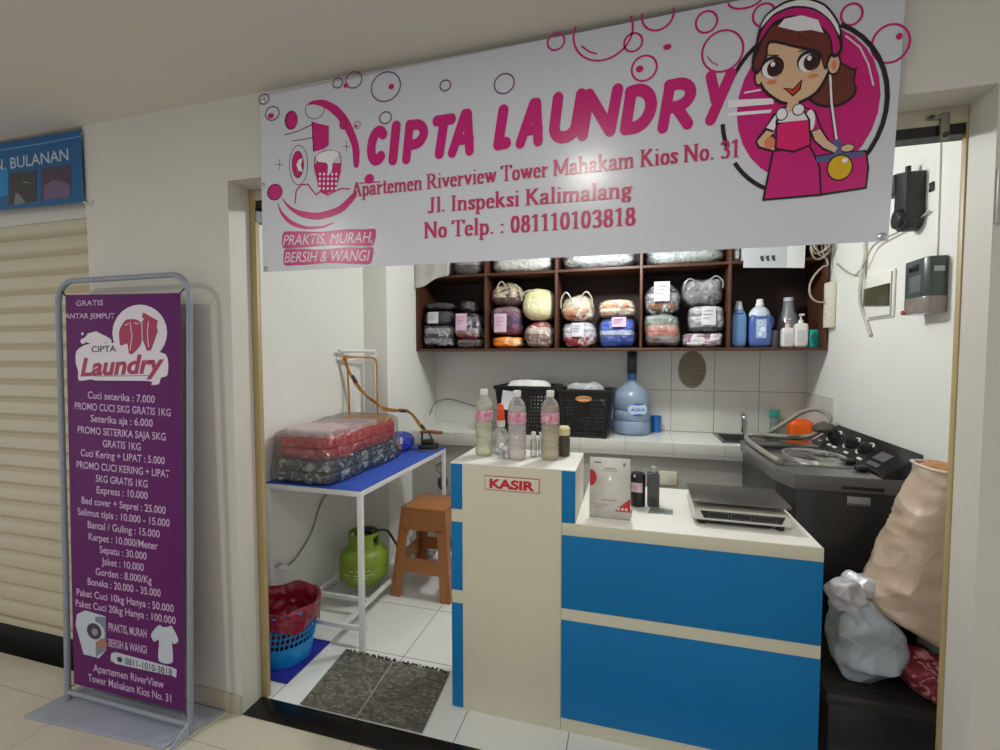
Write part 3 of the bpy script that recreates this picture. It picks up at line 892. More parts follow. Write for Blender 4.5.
PANEL_ART = (
    ('E','white',1,(.0833,1.4313),.1406,.1089,0),
    ('P','white',1,((-.2545,1.3647),(-.1816,1.3916),(-.023,1.3929),(.0968,1.366),(.2171,1.3482),(.2255,1.2727),(.1919,1.2583),(.181,1.2347),(.1424,1.2317),(.13,1.2457),(-.1495,1.2439),(-.1664,1.2486),(-.244,1.2426),(-.2487,1.2799),(-.2621,1.3173))),
    ('E','white',1,(-.1474,1.4098),.0677,.0196,0),
    ('E','white',1,(-.2192,1.4018),.0139,.0111,0),
    ('E','white',1,(-.2223,1.4316),.0069,.0062,0),
    ('S','white',1,.02,((-.1897,1.4225),(-.1471,1.4306),(-.0722,1.4006))),
    ('P','crimson',2,((-.0209,1.4387),(.0104,1.4801),(.0473,1.4853),(.0822,1.4786),(.0976,1.4488),(.0939,1.3897),(.0523,1.3519),(.0299,1.3519),(.0207,1.3902),(-.015,1.3833))),
    ('P','crimson',2,((.0852,1.4668),(.1262,1.4954),(.1678,1.4769),(.1782,1.4358),(.1436,1.3635),(.1218,1.3612),(.1034,1.4015))),
    ('P','crimson',2,((.1045,1.51),(.1786,1.4767),(.1753,1.4569),(.098,1.4901))),
    ('S','white',3,.004,((.0376,1.4712),(.0466,1.4198),(.0364,1.3639))),
    ('S','white',3,.004,((.1322,1.4741),(.1256,1.4307),(.1313,1.3777))),
    ('S','white',3,.004,((.0979,1.4783),(.1002,1.3956))),
    ('S','white',3,.003,((.0102,1.4622),(.0279,1.4666))),
    ('S','white',3,.003,((.0599,1.4708),(.082,1.4656))),
    ('T','N','ink2',3,'CIPTA',(-.1718,1.3571),(-.0381,1.3592),.0244,0),
    ('T','N','crimson',3,'Laundry',(-.235,1.2614),(.212,1.2818),.0697,.25),
    ('S','grey',3,.004,((-.1493,1.2612),(.1302,1.2669))),
    ('T','N','text',3,'GRATIS',(-.2554,1.5452),(-.1053,1.5433),.0209,0),
    ('T','N','text',3,'ANTAR JEMPUT',(-.3194,1.4956),(-.0432,1.4896),.0209,0),
    ('T','N','text',3,'Cuci seterika : 7.000',(-.195,1.1713),(.1608,1.1621),.0283,0),
    ('T','N','text',3,'PROMO CUCI 5KG GRATIS 1KG',(-.2692,1.1258),(.24,1.1138),.0284,0),
    ('T','N','text',3,'Seterika aja : 6.000',(-.1795,1.0776),(.1498,1.0706),.0284,0),
    ('T','N','text',3,'PROMO SETERIKA SAJA 5KG',(-.2535,1.0292),(.2145,1.0204),.0285,0),
    ('T','N','text',3,'GRATIS 1KG',(-.1144,.9789),(.0876,.9756),.0285,0),
    ('T','N','text',3,'Cuci Kering + LIPAT : 5.000',(-.2377,.9353),(.2087,.929),.0285,0),
    ('T','N','text',3,'PROMO CUCI KERING + LIPAT',(-.2612,.8857),(.2331,.8799),.0285,0),
    ('T','N','text',3,'5KG GRATIS 1KG',(-.1549,.8359),(.1221,.8333),.0285,0),
    ('T','N','text',3,'Express : 10.000',(-.1499,.7901),(.1217,.7882),.0286,0),
    ('T','N','text',3,'Bed cover + Seprei : 25.000',(-.2348,.7412),(.2121,.7392),.0286,0),
    ('T','N','text',3,'Selimut tipis : 10.000 - 15.000',(-.2582,.693),(.2315,.692),.0286,0),
    ('T','N','text',3,'Bantal / Guling : 15.000',(-.2021,.6447),(.1812,.6448),.0286,0),
    ('T','N','text',3,'Karpet : 10.000/Meter',(-.1971,.5962),(.1707,.5972),.0287,0),
    ('T','N','text',3,'Sepatu : 30.000',(-.1364,.5502),(.1142,.5514),.0287,0),
    ('T','N','text',3,'Jaket : 10.000',(-.1259,.5037),(.0983,.5054),.0287,0),
    ('T','N','text',3,'Gorden : 8.000/Kg',(-.1598,.4578),(.139,.4607),.0288,0),
    ('T','N','text',3,'Boneka : 20.000 - 35.000',(-.2053,.4113),(.1842,.4159),.0288,0),
    ('T','N','text',3,'Paket Cuci 10kg Hanya : 50.000',(-.2687,.3586),(.2486,.366),.0288,0),
    ('T','N','text',3,'Paket Cuci 20kg Hanya : 100.000',(-.2752,.3122),(.2581,.321),.0288,0),
    ('T','N','text',3,'PRAKTIS, MURAH',(-.0907,.2407),(.1112,.2448),.032,0),
    ('T','N','text',3,'BERSIH & WANGI',(-.0915,.1762),(.1106,.181),.032,0),
    ('P','ltgrey',1,((-.2699,.2787),(-.2222,.3025),(-.1074,.2948),(-.104,.1606),(-.147,.1179),(-.2334,.119),(-.2776,.2328))),
    ('P','shade',2,((-.1653,.2859),(-.1074,.2923),(-.104,.1606),(-.1641,.1187))),
    ('E','ltgrey',3,(-.1679,.2226),.055,.0429,0),
    ('E','ink2',3,(-.1713,.2245),.0413,.0329,0),
    ('E','grey',4,(-.1679,.2226),.0172,.0151,0),
    ('P','peach',4,((-.1633,.1818),(-.1254,.2045),(-.0953,.1871),(-.1039,.1669),(-.155,.1618))),
    ('P','ltgrey',2,((.1331,.2621),(.1726,.3045),(.1926,.3005),(.2172,.3044),(.2387,.3102),(.2716,.2613),(.2457,.2427),(.2382,.2533),(.2405,.1707),(.1713,.1653),(.1736,.2448),(.1486,.2358))),
    ('P','ltgrey',2,((-.0789,.15),(-.0538,.1594),(.2404,.1516),(.2616,.1473),(.2583,.1147),(.2401,.1183),(-.0543,.1122),(-.0826,.1207))),
    ('T','N','ink2',3,'0811-1010-3818',(-.0047,.12),(.2371,.1189),.0266,0),
    ('E','ink2',3,(-.0325,.1335),.0149,.0112,0),
    ('T','N','text',3,'Apartemen RiverView',(-.1786,.0592),(.1967,.0622),.0308,0),
    ('T','N','text',3,'Tower Mahakam Kios No. 31',(-.2087,.0129),(.2332,.0146),.0308,0),
)
SHOP_BANNER_ART = (
    ('S','skyline',1,.006,((.0072,.2595),(.0614,.2632),(.3203,.26),(.5704,.2614))),
    ('T','N','text2',2,'N. BULANAN',(.0232,.1762),(.49,.1729),.0482,0),
    ('P','photo1',2,((.1014,.0169),(.28,.0176),(.2918,.1506),(.1155,.1565))),
    ('P','photo2',2,((.3104,.0189),(.4921,.0167),(.5022,.1521),(.3231,.1547))),
    ('P','photo3',3,((.1402,.0159),(.1528,.068),(.1781,.0569),(.2142,.0164))),
    ('P','photo4',3,((.3328,.0768),(.3922,.0993),(.4721,.0801),(.4933,.0613),(.4905,.0168),(.3288,.0178))),
    ('P','photo3',3,((.1998,.1158),(.2752,.0939),(.2077,.1063))),
    ('P','cyan',1,((-.0358,.1782),(.108,.1748),(.1014,.064),(-.0458,.0536))),
)

# ------------------------------------------------------------------ common materials
paint_out = mat('corridor_paint', '#d2cfc6', 0.55, bump=0.05, bscale=60, vary=0.05, vscale=2.0)
paint_ceiling = mat('ceiling_paint', '#d4d0c6', 0.7, bump=0.03, bscale=40)
paint_in = mat('shop_paint', '#e9e8e2', 0.6, bump=0.05, bscale=50, vary=0.04, vscale=2.0)
skirting = mat('skirting_tile', '#b3aa98', 0.3, vary=0.12)
marble = mat('black_marble', '#0c0c0c', 0.25, spec=0.3, vary=0.5, vscale=12, dark='#191918')
brass = mat('jamb_strip_paint', '#b5a072', 0.45, vary=0.10, vscale=5)
black_rail = mat('black_rail', '#17161a', 0.4)
cream_board = mat('cream_board', '#b9b39c', 0.6, vary=0.08)
white_metal = mat('white_steel', '#e4e5e3', 0.35, vary=0.05)
black_plastic = mat('black_plastic', '#141416', 0.4)
dark_plastic = mat('dark_grey_plastic', '#3a3a3c', 0.35)
white_plastic = mat('white_plastic', '#e9e7e0', 0.4)
cream_plastic = mat('cream_plastic', '#ded8c4', 0.45)
chrome = mat('chrome', '#cfd0d2', 0.15, metal=1.0)
steel = mat('brushed_steel', '#8f9092', 0.28, metal=0.9)
paper = mat('white_paper', '#cfcbd0', 0.7)
pink_paper = mat('pink_paper', '#d6b3c8', 0.7)
cream_lam = mat('cream_laminate', '#d6d2bb', 0.45, vary=0.03, vscale=2.5)
white_lam = mat('white_laminate', '#f1efe8', 0.30)
blue_lam = mat('blue_laminate', '#0077b6', 0.5, spec=0.3, vary=0.10, vscale=2.0)
brown_wood = mat('brown_laminate', '#54301f', 0.5, vary=0.25, vscale=8)
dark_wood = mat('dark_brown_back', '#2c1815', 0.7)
floor_in = tile_mat('white_floor_tile', '#f3f5f3', '#8d8d88', 0.41, 0.414, -0.622, 1.949, rough=0.16, width=0.004, vary=0.02)
floor_out = tile_mat('beige_floor_tile', '#d6cfbd', '#a49c8a', 0.6, 0.6, -0.98, 0.70, rough=0.14, width=0.003, vary=0.05, bump=0.1)
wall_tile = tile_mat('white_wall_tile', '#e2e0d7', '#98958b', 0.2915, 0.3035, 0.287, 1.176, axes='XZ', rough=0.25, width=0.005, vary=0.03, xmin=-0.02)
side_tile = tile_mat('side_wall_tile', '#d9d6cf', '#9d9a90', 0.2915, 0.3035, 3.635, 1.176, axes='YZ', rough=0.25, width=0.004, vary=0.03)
top_tile = tile_mat('counter_tile', '#ecebe5', '#b9b6ad', 0.30, 0.30, 0.17, 3.17, rough=0.2, width=0.004, vary=0.02)

# ------------------------------------------------------------------ the setting
FY0, FY1 = 1.45, 1.55           # facade thickness
OX0, OX1, OZ = -1.486, 0.855, 2.106   # shop opening
ZC = 2.41
BY = 3.635                      # back wall
LX, RX = -1.78, 1.16            # shop side walls
b = MB(); b.box(-5.0, 4.0, -2.6, FY0, -0.05, 0.0); struct('floor', b, floor_out)
b = MB(); b.box(LX, RX, FY1, BY, -0.05, 0.0); struct('floor', b, floor_in)
b = MB(); b.box(OX0, OX1, FY0, FY1, -0.05, 0.004, bev=0.001); struct('trim_1', b, marble)
b = MB(); b.box(-5.0, 4.0, -2.6, FY0 + 0.2, ZC, ZC + 0.06); struct('ceiling', b, paint_ceiling)
b = MB(); b.box(LX - 0.1, RX + 0.1, FY0 + 0.2, BY + 0.1, ZC + 0.002, ZC + 0.06); struct('ceiling', b, paint_in)
b = MB()
b.box(-2.235, OX0, FY0, FY1, 0, ZC)
b.box(OX1, 4.0, FY0, FY1, 0, ZC)
b.box(OX0, OX1, FY0, FY1, OZ, ZC)
struct('wall_front', b, paint_out)
b = MB(); b.box(-2.236, OX0 - 0.0005, FY0 - 0.008, FY0, 0, 0.082, bev=0.002); struct('baseboard_front', b, skirting)
b = MB(); b.box(LX - 0.1, LX, FY1, 2.84, 0, ZC); struct('wall_left', b, paint_in)
b = MB(); b.box(LX - 0.1, -1.60, 2.84, BY, 0, ZC, bev=0.003); struct('wall_left_pier', b, paint_in)
b = MB(); b.box(LX - 0.1, RX + 0.1, BY, BY + 0.1, 0, ZC); struct('wall_back', b, wall_tile)
b = MB(); b.box(RX, RX + 0.1, FY1, BY, 0, ZC); struct('wall_right', b, paint_in)
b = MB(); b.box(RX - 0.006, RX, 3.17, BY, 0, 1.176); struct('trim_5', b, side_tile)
# door track and jamb strips
b = MB()
b.box(OX0 - 0.006, OX0 + 0.028, FY1 + 0.002, 1.572, 0.0, 2.10, bev=0.002)
struct('trim_2', b, brass)
b = MB(); b.box(OX1 - 0.0035, OX1 + 0.022, FY1 + 0.002, 1.572, 0.0, 2.10, bev=0.002); struct('trim_3', b, brass)
b = MB()
b.box(OX0 - 0.02, OX1 + 0.02, FY1 + 0.003, 1.62, 2.062, 2.16, bev=0.002)
b.mi = 1
b.box(OX0 - 0.02, OX1 + 0.02, FY1 + 0.006, 1.605, 2.034, 2.062)
b.box(OX0 + 0.004, OX0 + 0.03, FY1 + 0.004, 1.60, 1.98, 2.034)
struct('trim_4', b, [cream_board, black_rail])
# shutter bay on the left
b = MB()
b.box(-5.0, -2.235, 1.62, 1.70, 0, ZC)
b.box(-5.0, -2.235, 1.49, 1.62, 2.045, ZC)
struct('wall_left_bay', b, paint_out)
b = MB(); b.box(-5.0, -2.235, FY0, 1.62, -0.05, 0.002); struct('trim_6', b, marble)
shutter_m = mat('shutter_steel', '#c3baa0', 0.42, metal=0.0, vary=0.06, vscale=1.5)
dr = thing('door_1', 'cream roller shutter beside the purple standing banner', 'shutter', (-3.2, 1.5, 0))
dr['kind'] = 'structure'
b = MB()
n = 23; pitch = 0.0845
prof = []
for i in range(n):
    z = 0.135 + i * pitch
    for t, d in ((0.0, 0.000), (0.05, -0.006), (0.2, -0.017), (0.5, -0.021), (0.8, -0.017), (0.93, -0.005), (0.97, 0.000)):
        prof.append((z + t * pitch, d))
vs = []; fs = []
for z, d in prof:
    vs += [(-5.0, 1.52 + d, z), (-2.236, 1.52 + d, z)]
for i in range(len(prof) - 1):
    fs.append((2 * i, 2 * i + 1, 2 * i + 3, 2 * i + 2))
b.add(vs, fs)
b.build('slat_curtain', shutter_m, dr, world=True, angle=25)
b = MB(); b.box(-5.0, -2.237, 1.50, 1.53, 0.105, 0.136, bev=0.003); b.build('bottom_bar', shutter_m, dr, world=True)
b = MB(); b.box(-2.262, -2.237, 1.485, 1.56, 0.002, 2.045, bev=0.002); b.build('guide_rail', shutter_m, dr, world=True)

# ------------------------------------------------------------------ shop banner over the opening
PAL_COL = dict(ink='#231a24', pink='#c51a76', white='#ebe9ee', skin='#d9b594', brown='#6a2f28', brown2='#4a1a18', hot='#d81c6e',
               lilac='#d8d2de', slate='#5a5a8c', gold='#d6ae22', peach='#d9815c', blouse='#e6e2e6', red='#c93a2c', bubble='#6f4a66',
               wine='#7d1a4e', rose='#bb3565', praktis='#c01c70')
def print_mats(prefix, cols, rough=0.25, bump=0.0):
    return {k: mat(prefix + '_' + k, v, rough, spec=0.5) for k, v in cols.items()}
bn = thing('shop_banner', 'large grey-white laundry banner with pink lettering and a maid drawing above the kiosk opening', 'banner', (-0.33, 1.42, 1.74))
sheet = mat('banner_vinyl', '#cfd2db', 0.24, bump=0.16, bscale=2.2)
pm = print_mats('banner_print', PAL_COL, 0.24)
keys = list(pm)
b = MB()
q = [(-1.305, 1.749), (0.626, 1.734), (0.646, 2.402), (-1.299, 2.3745)]
NX, NZ = 24, 8
def bq(u, v, d):
    x = (q[0][0] * (1 - u) + q[1][0] * u) * (1 - v) + (q[3][0] * (1 - u) + q[2][0] * u) * v
    z = (q[0][1] * (1 - u) + q[1][1] * u) * (1 - v) + (q[3][1] * (1 - u) + q[2][1] * u) * v
    return (x, 1.42 + d, z)
b.grid(lambda u, v: bq(u, v, 0), NX, NZ)
b.grid(lambda u, v: bq(u, v, 0.0015), NX, NZ)
draw_art(b, BANNER_ART, (0, 1.42, 0), (1, 0, 0), (0, 0, 1), {k: i + 1 for i, k in enumerate(keys)})
b.build('printed_sheet', [sheet] + [pm[k] for k in keys], bn, world=True, angle=0)
for (x, z) in ((-1.292, 1.760), (0.612, 1.746), (-1.286, 2.362), (-1.295, 2.06)):
    e = MB(); e.lathe([(0.004, 0), (0.0095, 0), (0.0095, 0.002), (0.006, 0.004), (0.004, 0.003), (0.004, 0)], 16, Matrix.Translation((x, 1.4195, z)) @ Matrix.Rotation(R(90), 4, 'X'), cap=False)
    e.build('eyelet', chrome, bn, world=True)

# ------------------------------------------------------------------ purple standing banner
sb = thing('standing_banner', 'purple price list banner in a grey steel stand beside the roller shutter', 'standing banner', (-1.915, 1.32, 0))
SBO = Vector((-1.915, 1.312, 0.10)); SBV = Vector((0, 0.0295, 1)).normalized(); SBU = Vector((1, 0, 0))
stand_paint = mat('grey_blue_paint', '#8f96a2', 0.45, vary=0.12, vscale=9)
plate_paint = mat('plate_paint', '#a3a9b8', 0.4, vary=0.15, vscale=5)
b = MB()
def sp(u, v, d=0.0):
    return SBO + SBU * u + SBV * v + Vector((0, d, 0))
pts = [sp(-0.327, -0.085)] + [sp(-0.334, 0.5), sp(-0.346, 1.0), sp(-0.358, 1.50)]
pts += [sp(-0.359 + 0.085 * (1 - math.cos(t)), 1.562 + 0.085 * math.sin(t)) for t in [PI / 2 * i / 8 for i in range(9)]]
pts += [sp(0.248 + 0.085 * math.sin(t), 1.562 + 0.085 * math.cos(t)) for t in [PI / 2 * i / 8 for i in range(9)]]
pts += [sp(0.333, 1.52), sp(0.331, 1.0), sp(0.328, 0.5), sp(0.325, -0.085)]
b.tube(pts, 0.0108, 12)
b.tube([sp(-0.327, -0.055), sp(0.325, -0.055)], 0.010, 10)
b.build('frame', stand_paint, sb, world=True)
b = MB()
b.prism([(-2.315, 1.200), (-1.632, 1.235), (-1.565, 1.436), (-2.27, 1.436)], 0.0, 0.012, bev=0.003)
b.build('base_plate', plate_paint, sb, world=True)
b = MB()
b.prism([(1.21, 0.012), (1.31, 0.012), (1.31, 0.07)], -0.003, 0.003, Matrix.Translation((-1.588, 0, 0)) @ Matrix(((0, 0, 1, 0), (1, 0, 0, 0), (0, 1, 0, 0), (0, 0, 0, 1))))
b.build('gusset', plate_paint, sb, world=True)
PCOL = dict(white='#d9d2dc', crimson='#9e1f4c', ink2='#2d2438', grey='#8b8a94', text='#c6a9cb', ltgrey='#b9c2cc', shade='#6f7d8c', peach='#a06a58')
pm = print_mats('panel_print', PCOL, 0.4)
keys = list(pm)
purple = mat('purple_vinyl', '#5a0b5c', 0.42, spec=0.22, bump=0.12, bscale=3.0)
b = MB()
c4 = [(-0.2856, -0.0154), (0.3094, -0.0071), (0.2876, 1.5776), (-0.3257, 1.5918)]
c4 = [(-0.292, -0.0154), (0.300, -0.0071), (0.290, 1.5776), (-0.318, 1.5918)]
b.grid(lambda u, v: sp((c4[0][0] * (1 - u) + c4[1][0] * u) * (1 - v) + (c4[3][0] * (1 - u) + c4[2][0] * u) * v,
                       (c4[0][1] * (1 - u) + c4[1][1] * u) * (1 - v) + (c4[3][1] * (1 - u) + c4[2][1] * u) * v), 8, 20)
draw_art(b, PANEL_ART, SBO, SBU, SBV, {k: i + 1 for i, k in enumerate(keys)})
b.build('printed_sheet', [purple] + [pm[k] for k in keys], sb, world=True, angle=0)
for u, v, du in ((-0.318, 1.592, -0.03), (0.290, 1.578, 0.034), (-0.292, -0.015, -0.030), (0.300, -0.007, 0.020)):
    b = MB(); b.tube([sp(u - du * 0.1, v - 0.004, -0.002), sp(u + du, v + (0.028 if v > 1 else -0.02))], 0.0025, 8)
    b.build('tie', black_plastic, sb, world=True)

# ------------------------------------------------------------------ blue banner over the shutter
bb = thing('shop_banner', 'blue banner with white capitals and two photos above the roller shutter', 'banner', (-2.8, 1.44, 2.1))
BCOL = dict(skyline='#5f97c4', text2='#aebfd0', photo1='#3c3a3c', photo2='#4a3a50', photo3='#7f7a80', photo4='#6a5a78', cyan='#0b86c2')
pm = print_mats('blue_banner_print', BCOL, 0.3)
keys = list(pm)
b = MB()
b.add([(-3.6, 1.44, 2.118), (-2.229, 1.44, 2.090), (-2.231, 1.44, 2.388), (-3.6, 1.44, 2.402)], [(0, 1, 2, 3)])
draw_art(b, SHOP_BANNER_ART, (-2.8, 1.44, 2.1), (1, 0, 0), (0, 0, 1), {k: i + 1 for i, k in enumerate(keys)})
b.build('printed_sheet', [mat('blue_vinyl', '#0c5a90', 0.28, bump=0.15, bscale=3.0)] + [pm[k] for k in keys], bb, world=True, angle=0)
b = MB(); b.tube([(-2.229, 1.438, 2.09), (-2.20, 1.446, 2.075), (-2.195, 1.449, 2.10)], 0.004, 8, smooth=3)
b.build('tie', mat('clear_tape_tie', '#c8c8c8', 0.2), bb, world=True)

# ------------------------------------------------------------------ door hanger bracket
hb = thing('track_hanger', 'grey steel roller bracket hanging from the black door track, upper right', 'bracket', (0.80, 1.56, 2.07))
b = MB()
b.box(0.789, 0.809, 1.541, 1.552, 2.018, 2.09, bev=0.003)
b.box(0.762, 0.80, 1.543, 1.552, 2.075, 2.086, bev=0.002)
b.build('plate', mat('dull_zinc', '#8d8a7c', 0.45, metal=0.6), hb, world=True)
for x_, y_, z_, r_ in ((0.799, 1.541, 2.030, 0.007), (0.768, 1.543, 2.0805, 0.005)):
    b = MB(); b.cyl((x_, y_, z_), (x_, y_ - 0.006, z_), r_); b.build('bolt', dark_plastic, hb, world=True)
sw = thing('wall_switch', 'grey switch plate on the facade at the right edge of the view', 'switch', (0.885, 1.445, 1.83))
b = MB(); b.box(0.858, 0.93, 1.440, 1.4497, 1.765, 1.90, bev=0.003); b.build('plate', mat('grey_switch', '#a9a8a6', 0.4), sw, world=True)
b = MB(); b.box(0.872, 0.916, 1.436, 1.441, 1.80, 1.865, bev=0.002); b.build('rocker', white_plastic, sw, world=True)

# ------------------------------------------------------------------ cashier counter
cc = thing('cashier_counter', 'cream and blue cashier counter with a tall left tower and a lower right bench', 'counter', (0, 1.9, 0))
CF = 1.726
b = MB()
b.box(-0.692, -0.195, CF, 2.03, 0.0, 1.009, bev=0.001)
b.build('tower_body', cream_lam, cc, world=True)
b = MB(); b.box(-0.693, -0.194, CF - 0.0075, 2.035, 1.0095, 1.015, bev=0.001); b.build('tower_top', white_lam, cc, world=True)
b = MB(); b.box(-0.643, -0.246, CF - 0.007, CF, 0.0, 1.0093, bev=0.001); b.build('tower_front', cream_lam, cc, world=True)
for z0, z1 in ((0.004, 0.437), (0.493, 0.772), (0.826, 1.009)):
    b = MB(); b.box(-0.692, -0.644, CF - 0.005, CF, z0, z1, bev=0.001); b.build('blue_strip', blue_lam, cc, world=True)
b = MB(); b.box(-0.245, -0.195, CF - 0.005, CF, 0.813, 1.009, bev=0.001); b.build('blue_strip', blue_lam, cc, world=True)
b = MB()
b.box(-0.195, 0.611, CF, 2.30, 0.0, 0.77, bev=0.002)
b.build('bench_body', cream_lam, cc, world=True)
b = MB(); b.box(-0.244, 0.613, CF - 0.0075, CF, 0.766, 0.803, bev=0.001); b.box(-0.1948, 0.613, CF, 2.302, 0.77, 0.812, bev=0.002)
b.build('bench_top', white_lam, cc, world=True)
b = MB(); b.box(-0.245, 0.613, CF - 0.009, CF - 0.0005, 0.766, 0.8125, bev=0.001)
b.box(-0.245, 0.613, CF - 0.007, CF - 0.0005, 0.0, 0.766, bev=0.001); b.build('front_board', cream_lam, cc, world=True)
for z0, z1 in ((0.485, 0.766), (0.054, 0.438)):
    b = MB(); b.box(-0.244, 0.612, CF - 0.0105, CF - 0.006, z0, z1, bev=0.001); b.build('blue_panel', blue_lam, cc, world=True)
b = MB(); b.box(-0.548, -0.330, CF - 0.0100, CF - 0.006, 0.916, 0.972, bev=0.001)
sg = b.build('sign_plate', mat('sign_border_red', '#b23a34', 0.4), cc, world=True)
b = MB(); b.box(-0.5455, -0.3325, CF - 0.0112, CF - 0.0098, 0.9185, 0.9695, bev=0.0004)
b.mi = 1
put_text(b, frame((0, CF - 0.0112, 0), (1, 0, 0), (0, 0, 1), 0.0003), 'KASIR', (-0.528, 0.926), (-0.348, 0.926), 0.034, 0.045)
o = b.build('sign_face', [mat('sign_white', '#ded7c8', 0.35), mat('sign_red', '#c3182c', 0.4)], sg, world=True, angle=0)

# ------------------------------------------------------------------ kitchen worktop along the back wall
kc = thing('kitchen_worktop', 'white tiled kitchen worktop along the back wall with a steel sink at right', 'worktop', (-0.2, 3.4, 0))
b = MB()
b.box(-1.598, 0.585, 3.17, BY - 0.001, 0.835, 0.87)
b.box(1.10, RX - 0.008, 3.17, BY - 0.001, 0.835, 0.87)
b.box(0.585, 1.10, 3.17, 3.262, 0.835, 0.87)
b.box(0.585, 1.10, 3.60, BY - 0.001, 0.835, 0.87)
b.build('tiled_top', top_tile, kc, world=True)
b = MB(); b.box(-1.598, 0.70, 3.160, 3.171, 0.775, 0.8699, bev=0.002); b.build('front_lip', tile_mat('lip_tile', '#dddbd3', '#aaa79e', 0.30, 0.30, 0.17, 0.5, axes='XZ', rough=0.2, width=0.003), kc, world=True)
b = MB(); b.box(-1.598, RX - 0.008, 3.19, BY - 0.001, 0.0, 0.83); b.build('base_wall', mat('grey_render', '#b4b2ac', 0.7, bump=0.1, bscale=30, vary=0.08), kc, world=True)
b = MB()
b.box(0.575, 1.11, 3.252, 3.275, 0.868, 0.876, bev=0.002); b.box(0.575, 1.11, 3.587, 3.61, 0.868, 0.876, bev=0.002)
b.box(0.575, 0.597, 3.252, 3.61, 0.868, 0.876, bev=0.002); b.box(1.088, 1.11, 3.252, 3.61, 0.868, 0.876, bev=0.002)
b.box(0.590, 0.597, 3.27, 3.592, 0.832, 0.870); b.box(1.088, 1.095, 3.27, 3.592, 0.832, 0.870)
b.box(0.597, 1.088, 3.268, 3.275, 0.832, 0.870); b.box(0.597, 1.088, 3.587, 3.594, 0.832, 0.870)
b.box(0.597, 1.088, 3.275, 3.587, 0.832, 0.836)
b.build('sink', mat('sink_steel', '#77787a', 0.3, metal=0.85), kc, world=True)
fc = thing('faucet', 'chrome pillar tap standing behind the sink', 'faucet', (0.76, 3.605, 0.87))
b = MB(); b.cyl((0, 0, 0), (0, 0, 0.02), 0.016, 0.012); b.cyl((0, 0, 0.018), (0, 0, 0.135), 0.009); b.tube([(0, 0, 0.125), (0, -0.015, 0.147), (0, -0.05, 0.145), (0, -0.065, 0.12)], 0.007, 10, smooth=4)
b.build('spout', chrome, fc)
b = MB(); b.cyl((0, 0, 0.135), (0, 0, 0.152), 0.013, 0.010); b.box(-0.005, 0.005, -0.006, 0.006, 0.15, 0.185, bev=0.002); b.build('handle', chrome, fc)
so = thing('wall_socket', 'white socket plate on the grey front under the kitchen worktop', 'socket', (0.24, 3.19, 0.63))
b = MB(); b.box(0.185, 0.297, 3.178, 3.1898, 0.588, 0.678, bev=0.004); b.build('plate', cream_plastic, so, world=True)
b = MB(); b.cyl((0.235, 3.1785, 0.634), (0.235, 3.1745, 0.634), 0.020); b.build('outlet', white_plastic, so, world=True)

# ------------------------------------------------------------------ oval vent on the tiled wall
ov = thing('oval_vent', 'taupe oval slatted vent on the tiled wall under the shelf', 'vent', (0.427, BY, 1.33))
b = MB()
b.lathe([(0.001, -0.004), (0.094, -0.004), (0.096, 0.0), (0.094, 0.006), (0.088, 0.008), (0.085, 0.002), (0.001, 0.002)], 40,
        Matrix.Translation((0.427, BY - 0.002, 1.328)) @ Matrix.Diagonal((1, 1, 1.42, 1)) @ Matrix.Rotation(R(90), 4, 'X'), cap=False)
b.build('rim', mat('taupe_vent', '#a09784', 0.5, vary=0.08), ov, world=True)
b = MB()
for k in range(-6, 7):
    z = 1.328 + k * 0.019
    hw = 0.086 * math.sqrt(max(0, 1 - (k * 0.019 / 0.124) ** 2))
    if hw > 0.015:
        b.box(-hw, hw, -0.006, 0.0, -0.008, 0.008, bev=0.001, M=Matrix.Translation((0.427, BY - 0.006, z)) @ Matrix.Rotation(R(18), 4, 'X') @ Matrix.Rotation(R(random.Random(k).uniform(-3, 3)), 4, 'Y'))
b.build('slats', mat('taupe_slat', '#8f8673', 0.55, vary=0.15), ov, world=True)

# ------------------------------------------------------------------ wall shelf and the packs in it
SF = 3.28          # shelf front
SZ = 1.485         # top of bottom board
MZ = 2.035         # middle board
sh = thing('wall_shelf', 'dark brown wooden wall shelf of open compartments across the back wall', 'shelf', (-0.23, 3.45, 1.46))
b = MB(); b.box(-1.598, 1.15, SF, BY - 0.001, SZ - 0.020, SZ, bev=0.001); b.build('bottom_board', brown_wood, sh, world=True)
b = MB(); b.box(-1.598, 1.15, SF, BY - 0.02, MZ - 0.018, MZ, bev=0.001); b.build('middle_board', brown_wood, sh, world=True)
b = MB(); b.box(-1.598, 1.15, SF, BY - 0.001, 2.385, 2.403, bev=0.001); b.build('top_board', brown_wood, sh, world=True)
for x in (-1.5975, 1.132):
    b = MB(); b.box(x, x + 0.018, SF - 0.001, BY - 0.001, SZ, 2.385, bev=0.001); b.build('side_board', brown_wood, sh, world=True)
for x in (-1.036, -0.515, 0.060, 0.603):
    b = MB(); b.box(x - 0.009, x + 0.009, SF - 0.001, BY - 0.02, SZ, 2.385, bev=0.001); b.build('divider', brown_wood, sh, world=True)
b = MB(); b.box(-1.58, 1.132, BY - 0.019, BY - 0.001, SZ, 2.385); b.build('back_board', dark_wood, sh, world=True)

